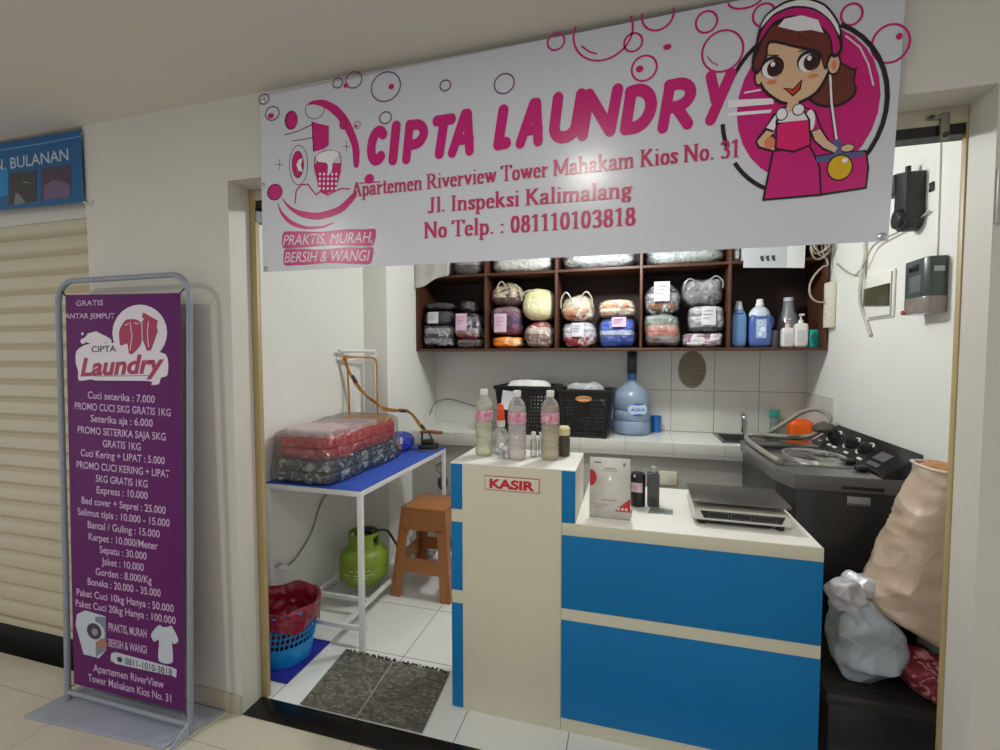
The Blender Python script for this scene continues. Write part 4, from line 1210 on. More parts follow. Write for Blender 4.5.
film = clear_mat('crinkled_film', '#ffffff', gloss=0.05, rough=0.12, wrinkle=1.0, wscale=34.0, haze=0.02, hazecol='#f0f0f2', edge=0.18, fres=0.5)
PACKS = 'wrapped laundry packs in the wall shelf'
def tie_shape(hx, hy, hz, gather=0.55):
    def f(w, q):
        t = max(0.0, (w.z / hz + 0.15) / 1.15)
        k = 1 - gather * t * t
        return Vector((w.x * k, w.y * k, w.z))
    return f
def pack(label, x0, x1, z0, z1, colors, depth=0.24, note=None, speck=None, film_on=True, loops=None, yf=3.30, pinch=True, p=5.0, amp=0.016,
         shape=None, coat=0.5, seed=1, name='laundry_pack', cat='laundry pack', group=PACKS, notebox=None, tilt=0, notecol=None, speckscale=14.0, loopcol=None):
    cx, hx = (x0 + x1) / 2, (x1 - x0) / 2
    cz, hz = (z0 + z1) / 2, (z1 - z0) / 2
    cy, hy = yf + depth / 2, depth / 2
    t = thing(name, label, cat, (cx, cy, z0), 0, group)
    m = layered_mat(name + '_cloth', colors, speck, coat=coat, speckscale=speckscale)
    k = len(colors)
    pin = [2 * i / k - 1 for i in range(1, k)] if pinch and k > 1 else ()
    b = MB()
    b.blob(0, 0, hz, hx * 0.95, hy * 0.97, hz * 0.97, p=max(p, 3.2), amp=amp, freq=9, seed=seed, res=13, pinch=pin, shape=shape)
    zmin = min(v[2] for v in b.v)
    b.v = [(v[0], v[1], max(v[2] - zmin, 0.0005)) for v in b.v]
    b.build('folded_laundry', m, t, angle=0)
    if film_on:
        b = MB()
        b.blob(0, 0, hz, hx * 0.98, hy * 1.0, hz * 0.99, p=max(p, 3.2), amp=amp, freq=9, seed=seed, res=13, shape=shape, ridge=0.006)
        zmin = min(v[2] for v in b.v)
        b.v = [(v[0], v[1], max(v[2] - zmin, 0.0002)) for v in b.v]
        b.build('plastic_wrap', film, t, angle=0)
    if note:
        nx0, nx1, nz0, nz1 = note
        b = MB()
        yb = -hy * 1.03 - 0.006
        b.grid(lambda u, v: ((nx0 + (nx1 - nx0) * u) * hx, yb - 0.004 * math.sin(u * 3.1) + 0.006 * (v - 0.5), (nz0 + (nz1 - nz0) * v) * 2 * hz), 6, 6)
        b.grid(lambda u, v: ((nx0 + (nx1 - nx0) * u) * hx, yb + 0.0012 - 0.004 * math.sin(u * 3.1) + 0.006 * (v - 0.5), (nz0 + (nz1 - nz0) * v) * 2 * hz), 6, 6)
        b.mi = 1
        for j in range(3):
            zz = nz0 + (nz1 - nz0) * (0.78 - 0.2 * j)
            b.box((nx0 + (nx1 - nx0) * 0.12) * hx, (nx0 + (nx1 - nx0) * (0.8 - 0.1 * j)) * hx, yb - 0.008, yb - 0.0045, zz * 2 * hz - 0.0012, zz * 2 * hz + 0.0012)
        b.build('receipt', [notecol or pink_paper, mat('receipt_ink', '#8d7a8c', 0.7)], t, angle=60)
    for lp in (loops or ()):
        b = MB()
        lx, lw, lz0, lh = lp
        pts = [((lx - lw) * hx, -hy * 0.75, lz0 * 2 * hz), ((lx - lw * 0.9) * hx, -hy * 0.8, (lz0 + lh * 0.6) * 2 * hz), (lx * hx, -hy * 0.82, (lz0 + lh) * 2 * hz),
               ((lx + lw * 0.9) * hx, -hy * 0.8, (lz0 + lh * 0.6) * 2 * hz), ((lx + lw) * hx, -hy * 0.75, lz0 * 2 * hz)]
        b.tube(pts, 0.005, 8, smooth=5)
        b.build('bag_handle', loopcol or mat('pale_bag_film', '#b7ad98', 0.3, coat=0.3), t)
    return t

# first compartment
pack('grey-striped clear pack at the bottom left of the first shelf compartment', -1.570, -1.318, SZ, 1.665, ['#2c2c33', '#8e8e98', '#3d3c44', '#a6a5ad', '#54525a'], speck='#c7c5cb', seed=2, speckscale=20)
pack('black and silver pack with a white label, middle of the left stack', -1.560, -1.312, 1.668, 1.776, ['#23222c', '#3a3946'], note=(-.55, .15, .1, .9), notecol=paper, seed=3)
pack('thin charcoal roll on top of the left stack in the first compartment', -1.550, -1.330, 1.780, 1.838, ['#2e2a2d', '#3a3538'], p=2.4, seed=4)
pack('flat taupe pack at the bottom right of the first compartment', -1.292, -1.062, SZ, 1.552, ['#4e3f3b', '#7e6c63'], seed=5)
pack('grey pack with a pink receipt on the taupe pack', -1.304, -1.082, 1.556, 1.752, ['#b2404a', '#b9a7ad', '#4a4450', '#7c7684', '#2e2a33'], note=(-.75, .05, .34, .98), speck='#d8d2d8', seed=6)
pack('black knotted bundle on top of the pack with a pink receipt', -1.272, -1.125, 1.756, 1.846, ['#1a181c', '#26232a'], speck='#6a666c', p=2.2, seed=7, amp=0.016)
# second compartment
pack('orange plastic bag of clothes at the bottom left of the second compartment', -1.022, -0.775, SZ, 1.575, ['#f07a12', '#ee8a22'], speck='#f4c79a', p=2.5, amp=0.018, film_on=False, seed=8)
pack('purple and maroon pack with a pink receipt on the orange bag', -1.018, -0.783, 1.579, 1.796, ['#7c1d3a', '#6b2350', '#4c3466', '#7a3f63', '#8b6f6c'], note=(-.62, .18, .12, .74), seed=9)
pack('cream knotted carrier bag on top of the purple pack', -1.020, -0.770, 1.800, 1.972, ['#5a3530', '#d6c7ae', '#c7b697'], speck='#7a5c55', p=2.4, amp=0.016, seed=10, shape=tie_shape(.13, .1, .09, .35),
     loops=((-.25, .26, .55, .48), (.55, .32, .45, .42)))
pack('white and brown lattice bag with a red corner in the second compartment', -0.765, -0.531, SZ, 1.688, ['#b7a58f', '#8b6a5d', '#cbbfae', '#a63a42'], speck='#eee6da', p=2.6, amp=0.014, seed=11, shape=tie_shape(.12, .12, .1, .3), speckscale=24)
pack('round cream cloth bag on the lattice bag', -0.780, -0.534, 1.690, 1.925, ['#d9d2a4', '#e2dcb4', '#d7cf9d'], p=2.2, amp=0.008, film_on=False, seed=12, coat=0.1, pinch=False, loops=((-.45, .5, .62, .30),))
# third compartment
pack('red plastic bag with a white front at the bottom left of the third compartment', -0.487, -0.234, SZ, 1.668, ['#b5141f', '#b5141f', '#dcd6dc', '#c9cdd8', '#a7acb8'], p=2.8, seed=13, note=(-.35, .30, .45, .97), notecol=paper, speck='#e2dde2')
rb = pack('clear bag with two handles holding cream and orange cloth on the red bag', -0.497, -0.250, 1.672, 1.850, ['#b8633c', '#cf9c78', '#d8ccb4', '#cfc6b4'], speck='#efe7d8', p=2.6, amp=0.014, seed=14, shape=tie_shape(.12, .12, .1, .25),
     loops=((-.62, .30, .55, .62), (.52, .34, .55, .62)))
pack('blue folded stack with a pink receipt at the bottom right of the third compartment', -0.224, 0.040, SZ, 1.692, ['#2348a8', '#2a52b6', '#1d3c92', '#c4cbe0', '#2a55bd', '#3360c6', '#23489e'], note=(-.30, .42, .70, 1.02), seed=15)
pack('orange and cream folded stack on top of the blue stack', -0.235, 0.030, 1.696, 1.818, ['#d9aa86', '#efe0c4', '#e29a72', '#ecd2b0'], speck='#f3e6d2', seed=16, p=3.5)
# fourth compartment
pack('sage, pink and brown folded stack at the bottom left of the fourth compartment', 0.084, 0.320, SZ, 1.702, ['#57443f', '#8f8a8a', '#b5705c', '#c99688', '#7f8c80', '#94a094'], seed=17)
pack('clear bag with a white receipt and a brown base on the sage stack', 0.074, 0.322, 1.706, 1.930, ['#3a3236', '#a46a44', '#8f8c94', '#b7b5bd', '#56545c', '#8a8890'], note=(-.45, .35, .40, .98), notecol=paper, speck='#c4c2c9', p=2.6, amp=0.014, seed=18, shape=tie_shape(.12, .12, .1, .3))
pack('flat white floral pack at the bottom right of the fourth compartment', 0.326, 0.588, SZ, 1.580, ['#e7e3e6', '#f0edef', '#e6dfe5'], speck='#9a6a86', seed=19, speckscale=18)
pack('grey and white pack with a white receipt on the floral pack', 0.366, 0.590, 1.584, 1.756, ['#3b3a42', '#b8b6bd', '#d8d6db', '#9c9aa2', '#cbc9cf'], note=(-.35, .42, .28, .98), notecol=paper, seed=20)
pack('crumpled grey plastic bag on top, right half of the fourth compartment', 0.322, 0.580, 1.760, 1.945, ['#77777a', '#8a8a8c', '#9a9a9c'], p=2.2, amp=0.026, film_on=True, seed=21, shape=tie_shape(.13, .12, .1, -.18), coat=0.6, pinch=False, yf=3.31,
     loops=((-.62, .30, .62, .36), (.60, .34, .62, .42)), loopcol=mat('grey_bag_film', '#8e8e90', 0.35, coat=0.5))
# upper row, below the banner edge
for (lab, x0, x1, cols, sd) in (('white cloth pack hanging over the left end of the upper shelf row', -1.575, -1.33, ['#c8c5c3', '#d9d6d4'], 31),
                       ('flat grey pack beside the overhanging white cloth in the upper row', -1.32, -1.06, ['#5b5558', '#a9a3a3'], 32),
                       ('long white pack on the upper row above the orange and purple packs', -1.015, -0.54, ['#d7d6d2', '#e6e4e0'], 33),
                       ('clear silvery pack on the upper row above the red bag', -0.49, 0.03, ['#b9bcc0', '#d0d3d6'], 34),
                       ('pale grey pack on the upper row above the sage stack', 0.085, 0.585, ['#b4bab8', '#c9cecb'], 35)):
    pack(lab, x0, x1, MZ, MZ + 0.155, cols, depth=0.26, seed=sd, p=3.5, amp=0.012, group='wrapped packs on the upper shelf row', yf=3.292)
cl = MB()
def drape(u, v):
    x = -1.596 + 0.28 * u
    if v < 0.5:
        y = 3.30 - 0.04 * (v / 0.5); z = MZ + 0.125 + 0.02 * math.sin(u * 9) - 0.02 * v
    else:
        y = 3.262 - 0.004 * math.sin(u * 14); z = MZ + 0.115 - (v - 0.5) * 2 * (0.205 - 0.09 * u + 0.01 * math.sin(u * 7)) + 0.02 * math.sin(u * 9) * (1 - v)
    return (x, y, z)
cl.grid(drape, 18, 14)
o = cl.build('hanging_cloth', mat('hanging_white_cloth', '#c9c6c0', 0.7, vary=0.15, bump=0.3, bscale=25), loc=(-1.45, 3.27, 2.03), angle=0)
tag(o, 'white cloth edge drooping over the front of the shelf at its top left', 'cloth')
md = o.modifiers.new('thickness', 'SOLIDIFY'); md.thickness = 0.004

# fifth compartment: detergents and bottles
det_blue = mat('detergent_blue', '#5f86b8', 0.35, coat=0.2)
det_blue2 = mat('detergent_violet_blue', '#4c64a8', 0.3, coat=0.2)
milky = mat('milky_plastic', '#c9d3de', 0.35)
DET = 'bottles in the right shelf compartment'
t = thing('detergent_bottle', 'slim light blue detergent bottle with a pale cap beside the divider', 'bottle', (0.672, 3.36, SZ), 0, DET)
b = MB(); b.blob(0, 0, 0.115, 0.045, 0.036, 0.115, p=5, res=10); b.build('body', det_blue, t, angle=0)
b = MB(); b.lathe([(0.040, 0.222), (0.034, 0.236), (0.026, 0.246), (0.024, 0.25)], 24); b.build('shoulder', det_blue, t)
b = MB(); b.lathe([(0.026, 0.246), (0.026, 0.258), (0.022, 0.262), (0.017, 0.298), (0.012, 0.302)], 24); b.build('cap', milky, t)
t = thing('detergent_jug', 'large violet-blue detergent jug with a floral label and pale cap', 'jug', (0.797, 3.37, SZ), 0, DET)
b = MB(); b.blob(0, 0, 0.108, 0.066, 0.052, 0.108, p=5, res=10); b.build('body', det_blue2, t, angle=0)
b = MB(); b.lathe([(0.062, 0.20), (0.060, 0.225), (0.045, 0.25), (0.025, 0.265), (0.02, 0.27)], 28, Matrix.Diagonal((1, .8, 1, 1))); b.build('shoulder', milky, t)
b = MB(); b.lathe([(0.024, 0.268), (0.024, 0.282), (0.020, 0.286), (0.020, 0.308), (0.016, 0.312)], 24); b.build('cap', white_plastic, t)
b = MB(); b.grid(lambda u, v: (-0.03 + 0.06 * u, -0.0535, 0.06 + 0.12 * v), 2, 2)
b.mi = 1
M = frame((0, -0.0535, 0), (1, 0, 0), (0, 0, 1), 0.0006)
for x, z, r in ((-0.008, 0.158, 0.014), (0.008, 0.115, 0.017), (-0.006, 0.085, 0.012)):
    b.flat([(x + r * math.cos(a * PI / 8), z + r * math.sin(a * PI / 8)) for a in range(16)], M)
b.mi = 2
b.flat([(x * 0.006 - 0.008, z * 0.006 + 0.158) for x, z in ((-1, -1), (1, -1), (1, 1), (-1, 1))], M @ Matrix.Translation((0, 0, 0.0004)))
b.build('label', [mat('label_pale_blue', '#a9c4e2', 0.4), mat('label_white_flower', '#e6eef6', 0.4), mat('label_green', '#5f9a4a', 0.4)], t, angle=0)
b = MB(); b.tube([(0.052, 0, 0.205), (0.074, 0, 0.19), (0.076, 0, 0.15), (0.062, 0, 0.12)], 0.008, 8, smooth=4); b.build('handle', det_blue2, t)
t = thing('plastic_cup', 'small grey cup between the blue jug and the pump bottles', 'cup', (0.900, 3.42, SZ), 0, DET)
b = MB(); b.lathe([(0.024, 0), (0.029, 0.11), (0.027, 0.11), (0.022, 0.004), (0.0, 0.004)], 24, cap=False); b.build('wall', mat('grey_cup', '#8d8c90', 0.5), t)
t = thing('clear_jug', 'cloudy upturned plastic jug behind the two pump bottles', 'jug', (1.0, 3.50, SZ), 0, DET)
b = MB(); b.lathe([(0.055, 0), (0.066, 0.02), (0.066, 0.15), (0.058, 0.20), (0.036, 0.245), (0.032, 0.30), (0.026, 0.31)], 28); b.build('body', clear_mat('cloudy_plastic', '#dfe3ea', gloss=0.1, rough=0.2, haze=0.45, hazecol='#b9bcc6'), t)
b = MB(); b.cyl((0, 0, 0.306), (0, 0, 0.33), 0.03); b.build('lid', milky, t)
def pump(label, x, y, h, w, mbody, mpump):
    t = thing('pump_bottle', label, 'bottle', (x, y, SZ), 0, DET)
    b = MB(); b.blob(0, 0, h / 2, w, w * 0.7, h / 2, p=7, res=8); b.build('body', mbody, t, angle=0)
    b = MB(); b.lathe([(w * 0.5, h - 0.004), (w * 0.36, h + 0.008), (w * 0.36, h + 0.022), (w * 0.14, h + 0.024), (w * 0.14, h + 0.05)], 20)
    b.box(-0.011, 0.011, -w * 0.95, 0.009, h + 0.046, h + 0.058, bev=0.003); b.build('pump_head', mpump, t)
    b = MB(); b.grid(lambda u, v: (-w * .6 + 1.2 * w * u, -w * 0.7 - 0.0012, h * (0.2 + 0.5 * v)), 2, 2)
    b.build('label', mat('pump_label', '#cfcfd2', 0.5), t, angle=0)
pump('short white pump bottle with a pinkish pump', 0.957, 3.36, 0.125, 0.035, mat('pinkish_white', '#e9e1e2', 0.35), mat('pump_pink', '#e2b9c4', 0.4))
pump('taller white pump bottle right of the short one', 1.031, 3.36, 0.152, 0.038, white_plastic, white_plastic)
t = thing('soap_box', 'small teal box at the right end of the shelf compartment', 'box', (1.100, 3.37, SZ), 0.12, DET)
b = MB(); b.box(-0.026, 0.026, -0.03, 0.03, 0, 0.112, bev=0.008); b.build('carton', mat('teal_plastic', '#1fa79b', 0.4), t)
b = MB(); b.lathe([(0.001, 0), (0.016, 0), (0.016, 0.002), (0.001, 0.002)], 20, Matrix.Translation((-0.004, -0.031, 0.055)) @ Matrix.Diagonal((1, 1, 2.2, 1)) @ Matrix.Rotation(R(90), 4, 'X')); b.build('label', mat('teal_dark', '#0e6f6f', 0.4), t)
# carton on the upper row, right
t = thing('paper_carton', 'white paper carton with three small dark marks jutting from the upper row at right', 'carton', (0.84, 3.26, 1.965))
b = MB(); b.box(0.672, 0.80, 3.255, 3.50, MZ + 0.001, MZ + 0.09, bev=0.002)
b.add([(0.672, 3.250, 1.985), (0.912, 3.250, 1.972), (0.912, 3.252, 2.16), (0.672, 3.252, 2.16)], [(0, 1, 2, 3)])
b.box(0.672, 0.913, 3.252, 3.256, 1.985, 2.16)
b.build('front_flap', mat('carton_white', '#b9bcc0', 0.6), t, world=True)
b = MB(); b.add([(0.912, 3.250, 1.972), (1.012, 3.262, 1.968), (1.016, 3.262, 2.16), (0.912, 3.250, 2.16)], [(0, 1, 2, 3)])
b.add([(0.912, 3.2525, 1.972), (1.012, 3.2645, 1.968), (1.016, 3.2645, 2.16), (0.912, 3.2525, 2.16)], [(0, 1, 2, 3)])
b.build('side_flap', mat('carton_bright', '#e4e5e7', 0.6), t, world=True)
b = MB()
for x in (0.775, 0.806, 0.838):
    b.box(x - 0.010, x + 0.010, 3.2492, 3.2499, 2.030, 2.052, bev=0.0003)
    b.box(x - 0.004, x + 0.012, 3.2490, 3.2499, 2.018, 2.030)
b.build('printed_marks', mat('carton_ink', '#3b3c42', 0.6), t, world=True)
pack('white bundle beside the carton, left end of the last upper compartment', 0.62, 0.668, MZ, MZ + 0.13, ['#d9d6d2', '#c9c4c2'], depth=0.2, seed=41, group='wrapped packs on the upper shelf row', p=2.6)
pack('black bundle with a red edge at the right end of the upper row', 1.035, 1.125, MZ, MZ + 0.15, ['#15131a', '#15131a', '#a8142e'], depth=0.2, seed=42, group='wrapped packs on the upper shelf row', p=2.6, film_on=False)

# ------------------------------------------------------------------ ironing table and what is on it
TZ = 0.80
it = thing('ironing_table', 'white steel table with a blue top along the left wall', 'table', (-1.5, 2.43, 0))
b = MB(); b.box(-1.772, -1.222, 1.905, 2.955, TZ - 0.030, TZ - 0.004, bev=0.002); b.build('top_frame', white_metal, it, world=True)
b = MB(); b.box(-1.770, -1.224, 1.907, 2.953, TZ - 0.004, TZ, bev=0.0015); b.build('blue_cover', mat('blue_felt', '#3358bf', 0.85, vary=0.10, vscale=9, bump=0.15, bscale=120), it, world=True)
for x in (-1.771, -1.247):
    for y in (1.907, 2.928):
        b = MB(); b.box(x, x + 0.024, y, y + 0.024, 0.0, TZ - 0.030, bev=0.002); b.build('leg', white_metal, it, world=True)
for (x0, x1, y0, y1) in ((-1.747, -1.247, 1.962, 1.982), (-1.747, -1.247, 2.930, 2.950), (-1.73, -1.708, 1.982, 2.93), (-1.388, -1.366, 1.982, 2.93), (-1.708, -1.388, 2.20, 2.222), (-1.708, -1.388, 2.52, 2.542)):
    b = MB(); b.box(x0, x1, y0, y1, 0.075, 0.096, bev=0.002); b.build('lower_rail', white_metal, it, world=True)

hr = thing('hose_rack', 'white steel gallows bar at the rear of the ironing table', 'rack', (-1.67, 2.80, TZ))
b = MB(); b.box(-1.684, -1.664, 2.79, 2.81, TZ, 1.462, bev=0.002); b.build('post', white_metal, hr, world=True)
b = MB(); b.cyl((-1.745, 2.50, 1.466), (-1.672, 2.805, 1.466), 0.010, n=8); b.build('top_bar', white_metal, hr, world=True)
b = MB(); b.cyl((-1.744, 2.55, 1.405), (-1.674, 2.80, 1.43), 0.008, n=8); b.build('lower_bar', white_metal, hr, world=True)
b = MB(); b.tube([(-1.738, 2.535, 1.462), (-1.737, 2.535, 1.42), (-1.738, 2.545, 1.40), (-1.74, 2.56, 1.41)], 0.004, 8, smooth=3); b.build('hook', chrome, hr, world=True)

hose_m = mat('amber_hose', '#c98b34', 0.4, vary=0.3, vscale=40, dark='#8a5a1e')
tape_m = mat('black_tape', '#1c1a1a', 0.4)
hs = thing('steam_hose', 'amber iron hose with black tape bands looping from the white rack to the iron', 'hose', (-1.6, 2.7, 1.1))
P = [(-1.735, 2.535, 1.425), (-1.727, 2.59, 1.325), (-1.689, 2.62, 1.247), (-1.651, 2.65, 1.181), (-1.597, 2.68, 1.127), (-1.549, 2.71, 1.093), (-1.492, 2.74, 1.078), (-1.428, 2.77, 1.07), (-1.393, 2.8, 1.04), (-1.357, 2.83, 0.977), (-1.320, 2.855, 0.915)]
b = MB(); b.tube(P, 0.0085, 10, smooth=5)
b.tube([(x + 0.006 * math.sin(i * 2.1), y - 0.010, z + 0.012 * math.cos(i * 1.7)) for i, (x, y, z) in enumerate(P)], 0.0045, 8, smooth=5)
b.build('double_hose', hose_m, hs, world=True)
b = MB()
b.tube([(-1.735, 2.54, 1.43), (-1.735, 2.57, 1.39), (-1.735, 2.585, 1.2), (-1.738, 2.60, 0.95), (-1.735, 2.63, 0.815)], 0.006, 8, smooth=4)
b.tube([(-1.735, 2.54, 1.43), (-1.71, 2.66, 1.425), (-1.665, 2.765, 1.42), (-1.648, 2.78, 1.37), (-1.647, 2.78, 1.1), (-1.645, 2.78, 0.81)], 0.006, 8, smooth=4)
b.build('supply_hose', mat('orange_hose', '#b8792c', 0.45), hs, world=True)
for i, f in ((1, .45), (6, 0.6), (9, .3)):
    p0 = Vector(P[i]); p1 = Vector(P[i + 1]); a = p0.lerp(p1, f - 0.25 if f > .3 else 0.1); c = p0.lerp(p1, min(f + 0.35, 1))
    b = MB(); b.cyl(a, c, 0.0125, n=12); b.build('tape_band', tape_m, hs, world=True)
ir = thing('steam_iron', 'black steam iron with a brown wooden handle on the far corner of the blue table', 'iron', (-1.30, 2.85, TZ), R(20))
b = MB()
sole = [(0.07, 0.0), (0.066, 0.035), (0.03, 0.055), (-0.06, 0.055), (-0.075, 0.04), (-0.075, -0.04), (-0.06, -0.055), (0.03, -0.055), (0.066, -0.035)]
b.prism(sole, 0.0, 0.012, bev=0.002); b.build('soleplate', steel, ir)
b = MB(); b.prism([(x * .95, y * .95) for x, y in sole], 0.012, 0.045, bev=0.008); b.prism([(x * .6 - .01, y * .6) for x, y in sole], 0.045, 0.075, bev=0.01); b.build('housing', mat('iron_black', '#20211f', 0.35), ir)
b = MB(); b.cyl((-0.05, 0, 0.07), (-0.045, 0, 0.12), 0.008, n=10); b.cyl((0.02, 0, 0.07), (0.0, 0, 0.118), 0.007, n=10); b.build('handle_post', mat('iron_post', '#3a3027', 0.4), ir)
b = MB(); b.tube([(-0.06, 0, 0.123), (0.0, 0, 0.126), (0.05, -0.004, 0.120), (0.092, -0.006, 0.118)], lambda t: 0.0125 - 0.003 * abs(t - .5), 12, smooth=4); b.build('handle', mat('brown_handle', '#8a4f36', 0.4), ir)

# big bag of folded laundry
bg = thing('laundry_bag', 'large clear plastic bag of red, white and navy folded laundry on the blue table', 'laundry bag', (-1.575, 2.22, TZ))
b = MB()
LAY = [('#24262b', 0.055, 'navy'), ('#34383c', 0.050, 'charcoal'), ('#a51c28', 0.052, 'maroon'), ('#c6151d', 0.05, 'red'), ('#c9a3aa', 0.035, 'pink')]
z = 0.001
dk = layered_mat('navy_patterned_cloth', ['#1c2230', '#2a3140'], '#a9b3b6', coat=0.5, speckscale=26)
rd = layered_mat('maroon_cloth', ['#8a1526', '#b8141f'], '#c04456', coat=0.5, speckscale=9)
br = layered_mat('bright_red_cloth', ['#cf141b', '#c4161d'], None, coat=0.5)
pk = layered_mat('pale_pink_cloth', ['#caa0a6', '#d8b9bd'], '#e3d3d4', coat=0.6, speckscale=12)
tn = layered_mat('tan_cloth', ['#b07a3c', '#c48e48'], None, coat=0.4)
for (m, z0, z1, x0, x1, y0, y1, sd, nm) in ((dk, 0.0, 0.058, -1.752, -1.395, 1.925, 2.64, 1, 'folded_blanket'), (dk, 0.056, 0.118, -1.748, -1.40, 1.93, 2.635, 2, 'folded_blanket'),
        (rd, 0.116, 0.178, -1.748, -1.405, 1.935, 2.63, 3, 'folded_blanket'), (br, 0.172, 0.232, -1.745, -1.41, 1.95, 2.63, 4, 'folded_blanket'),
        (pk, 0.222, 0.262, -1.74, -1.435, 1.96, 2.46, 5, 'folded_sheet'), (tn, 0.226, 0.262, -1.735, -1.43, 2.42, 2.625, 6, 'folded_towel')):
    b = MB(); b.blob((x0 + x1) / 2, (y0 + y1) / 2, TZ + 0.001 + (z0 + z1) / 2, (x1 - x0) / 2, (y1 - y0) / 2, (z1 - z0) / 2, p=8, amp=0.009, freq=9, seed=sd, res=16)
    b.v = [(v[0], v[1], max(v[2], TZ + 0.0008)) for v in b.v]
    b.build(nm, m, bg, world=True, angle=0)
b = MB()
def bagshape(w, q):
    return Vector((w.x * (1 - 0.05 * q.z), w.y * (1 - 0.04 * q.z), w.z + 0.012 * q.z * math.sin(q.y * 3)))
b.blob(-1.575, 2.28, TZ + 0.135, 0.186, 0.366, 0.136, p=11, amp=0.007, freq=14, seed=9, res=28, shape=bagshape, ridge=0.007)
b.v = [(max(v[0], -1.775), v[1], max(v[2], TZ + 0.0004)) for v in b.v]
b.build('plastic_bag', clear_mat('laundry_bag_film', '#f4f2f2', gloss=0.14, rough=0.14, wrinkle=1.0, wscale=16.0, haze=0.03, hazecol='#f6f2f4', edge=0.12, fres=0.35), bg, world=True, angle=0)
t = thing('laundry_pack', 'royal blue plastic pack with a white slip behind the big laundry bag', 'laundry pack', (-1.47, 2.76, TZ))
b = MB(); b.blob(-1.478, 2.775, TZ + 0.062, 0.075, 0.135, 0.060, p=2.6, amp=0.016, freq=11, seed=5, res=12)
b.v = [(v[0], v[1], max(v[2], TZ + 0.0005)) for v in b.v]
b.build('blue_bag', layered_mat('royal_blue_bag', ['#10258f', '#1b3bb0', '#142b98'], '#2d56cf', coat=1.0, speckscale=18), t, world=True, angle=0)
b = MB(); b.grid(lambda u, v: (-1.455 + 0.055 * u, 2.645 - 0.003 + 0.02 * u * u, TZ + 0.062 + 0.045 * v + .01 * u), 3, 3); b.build('slip', paper, t, world=True)
b = MB(); b.blob(-1.425, 2.66, TZ + 0.045, 0.018, 0.014, 0.016, p=2.2, amp=0.004, res=5); b.build('orange_print', mat('orange_print', '#d8752a', 0.4), t, world=True, angle=0)

# gas regulator with gauge behind the rear right leg
gr = thing('gas_regulator', 'gas regulator with a round dial hanging at the rear right leg of the blue table', 'regulator', (-1.262, 2.99, 0.55))
b = MB(); b.cyl((-1.262, 2.975, 0.655), (-1.262, 2.945, 0.655), 0.036, n=28); b.build('gauge_case', mat('gauge_steel', '#6f7174', 0.3, metal=0.7), gr, world=True)
b = MB(); b.cyl((-1.262, 2.9449, 0.655), (-1.262, 2.9435, 0.655), 0.029, n=28); b.mi = 1; b.box(-0.002, 0.002, -0.0012, 0, 0, 0.022, M=Matrix.Translation((-1.262, 2.9433, 0.655)) @ Matrix.Rotation(R(40), 4, 'Y')); b.build('dial', [mat('dial_face', '#c9cbc8', 0.4), black_plastic], gr, world=True)
b = MB(); b.lathe([(0.012, 0.115), (0.014, 0.085), (0.034, 0.075), (0.036, 0.03), (0.028, 0.01), (0.02, 0.0)], 24, Matrix.Translation((-1.262, 2.985, 0.50))); b.build('body', mat('regulator_body', '#5a5d60', 0.35, metal=0.6), gr, world=True)
b = MB(); b.tube([(-1.275, 2.985, 0.64), (-1.32, 2.985, 0.675), (-1.40, 2.99, 0.685), (-1.5, 3.0, 0.66)], 0.006, 8, smooth=4); b.build('yellow_pipe', mat('yellow_hose', '#c9a35a', 0.5), gr, world=True)
b = MB(); b.tube([(-1.262, 2.985, 0.502), (-1.27, 2.99, 0.42), (-1.33, 2.98, 0.30), (-1.42, 2.92, 0.34)], 0.006, 8, smooth=4); b.build('black_pipe', black_plastic, gr, world=True)

# ------------------------------------------------------------------ gas cylinder under the table
gc = thing('gas_cylinder', 'small green gas cylinder standing on the lower rails of the blue-topped table', 'gas cylinder', (-1.525, 2.40, 0.0965))
green = mat('cylinder_green', '#7f9a2c', 0.4, vary=0.12, vscale=6)
b = MB(); b.lathe([(0.09, 0.012), (0.125, 0.022), (0.150, 0.055), (0.156, 0.09), (0.156, 0.155), (0.150, 0.20), (0.125, 0.235), (0.08, 0.256), (0.03, 0.262)], 40); b.build('tank', green, gc)
b = MB(); b.lathe([(0.11, 0.0), (0.115, 0.0), (0.115, 0.03), (0.11, 0.03), (0.11, 0.0)], 36, cap=False); b.build('foot_ring', green, gc)
b = MB()
for a0, a1, h0, h1 in ((20, 160, 0.235, 0.34), (200, 340, 0.235, 0.34), (0, 360, 0.325, 0.352)):
    N = 24
    vs = []
    for i in range(N + 1):
        a = R(a0 + (a1 - a0) * i / N)
        for r in (0.090, 0.095):
            for z in (h0, h1):
                vs.append((r * math.cos(a), r * math.sin(a), z))
    fs = []
    for i in range(N):
        o0 = 4 * i; o1 = o0 + 4
        fs += [(o0, o1, o1 + 1, o0 + 1), (o0 + 2, o0 + 3, o1 + 3, o1 + 2), (o0 + 1, o1 + 1, o1 + 3, o0 + 3), (o0, o0 + 2, o1 + 2, o1)]
    fs += [(0, 1, 3, 2), (4 * N, 4 * N + 2, 4 * N + 3, 4 * N + 1)]
    b.add(vs, fs)
b.build('hand_guard', green, gc)
b = MB(); b.cyl((0, 0, 0.26), (0, 0, 0.31), 0.018); b.cyl((0, 0, 0.31), (0, 0, 0.335), 0.026, 0.022); b.build('valve', mat('valve_brass', '#8d7a4a', 0.35, metal=0.8), gc)
b = MB(); b.blob(0.03, 0, 0.36, 0.06, 0.028, 0.022, p=3, res=6); b.cyl((0.0, 0, 0.33), (0.0, 0, 0.36), 0.022); b.tube([(0.08, 0, 0.36), (0.15, 0.03, 0.36), (0.17, 0.1, 0.25), (0.15, 0.22, 0.12)], 0.008, 8, smooth=4); b.build('regulator_clamp', black_plastic, gc)
b = MB()
M = Matrix.Identity(4)
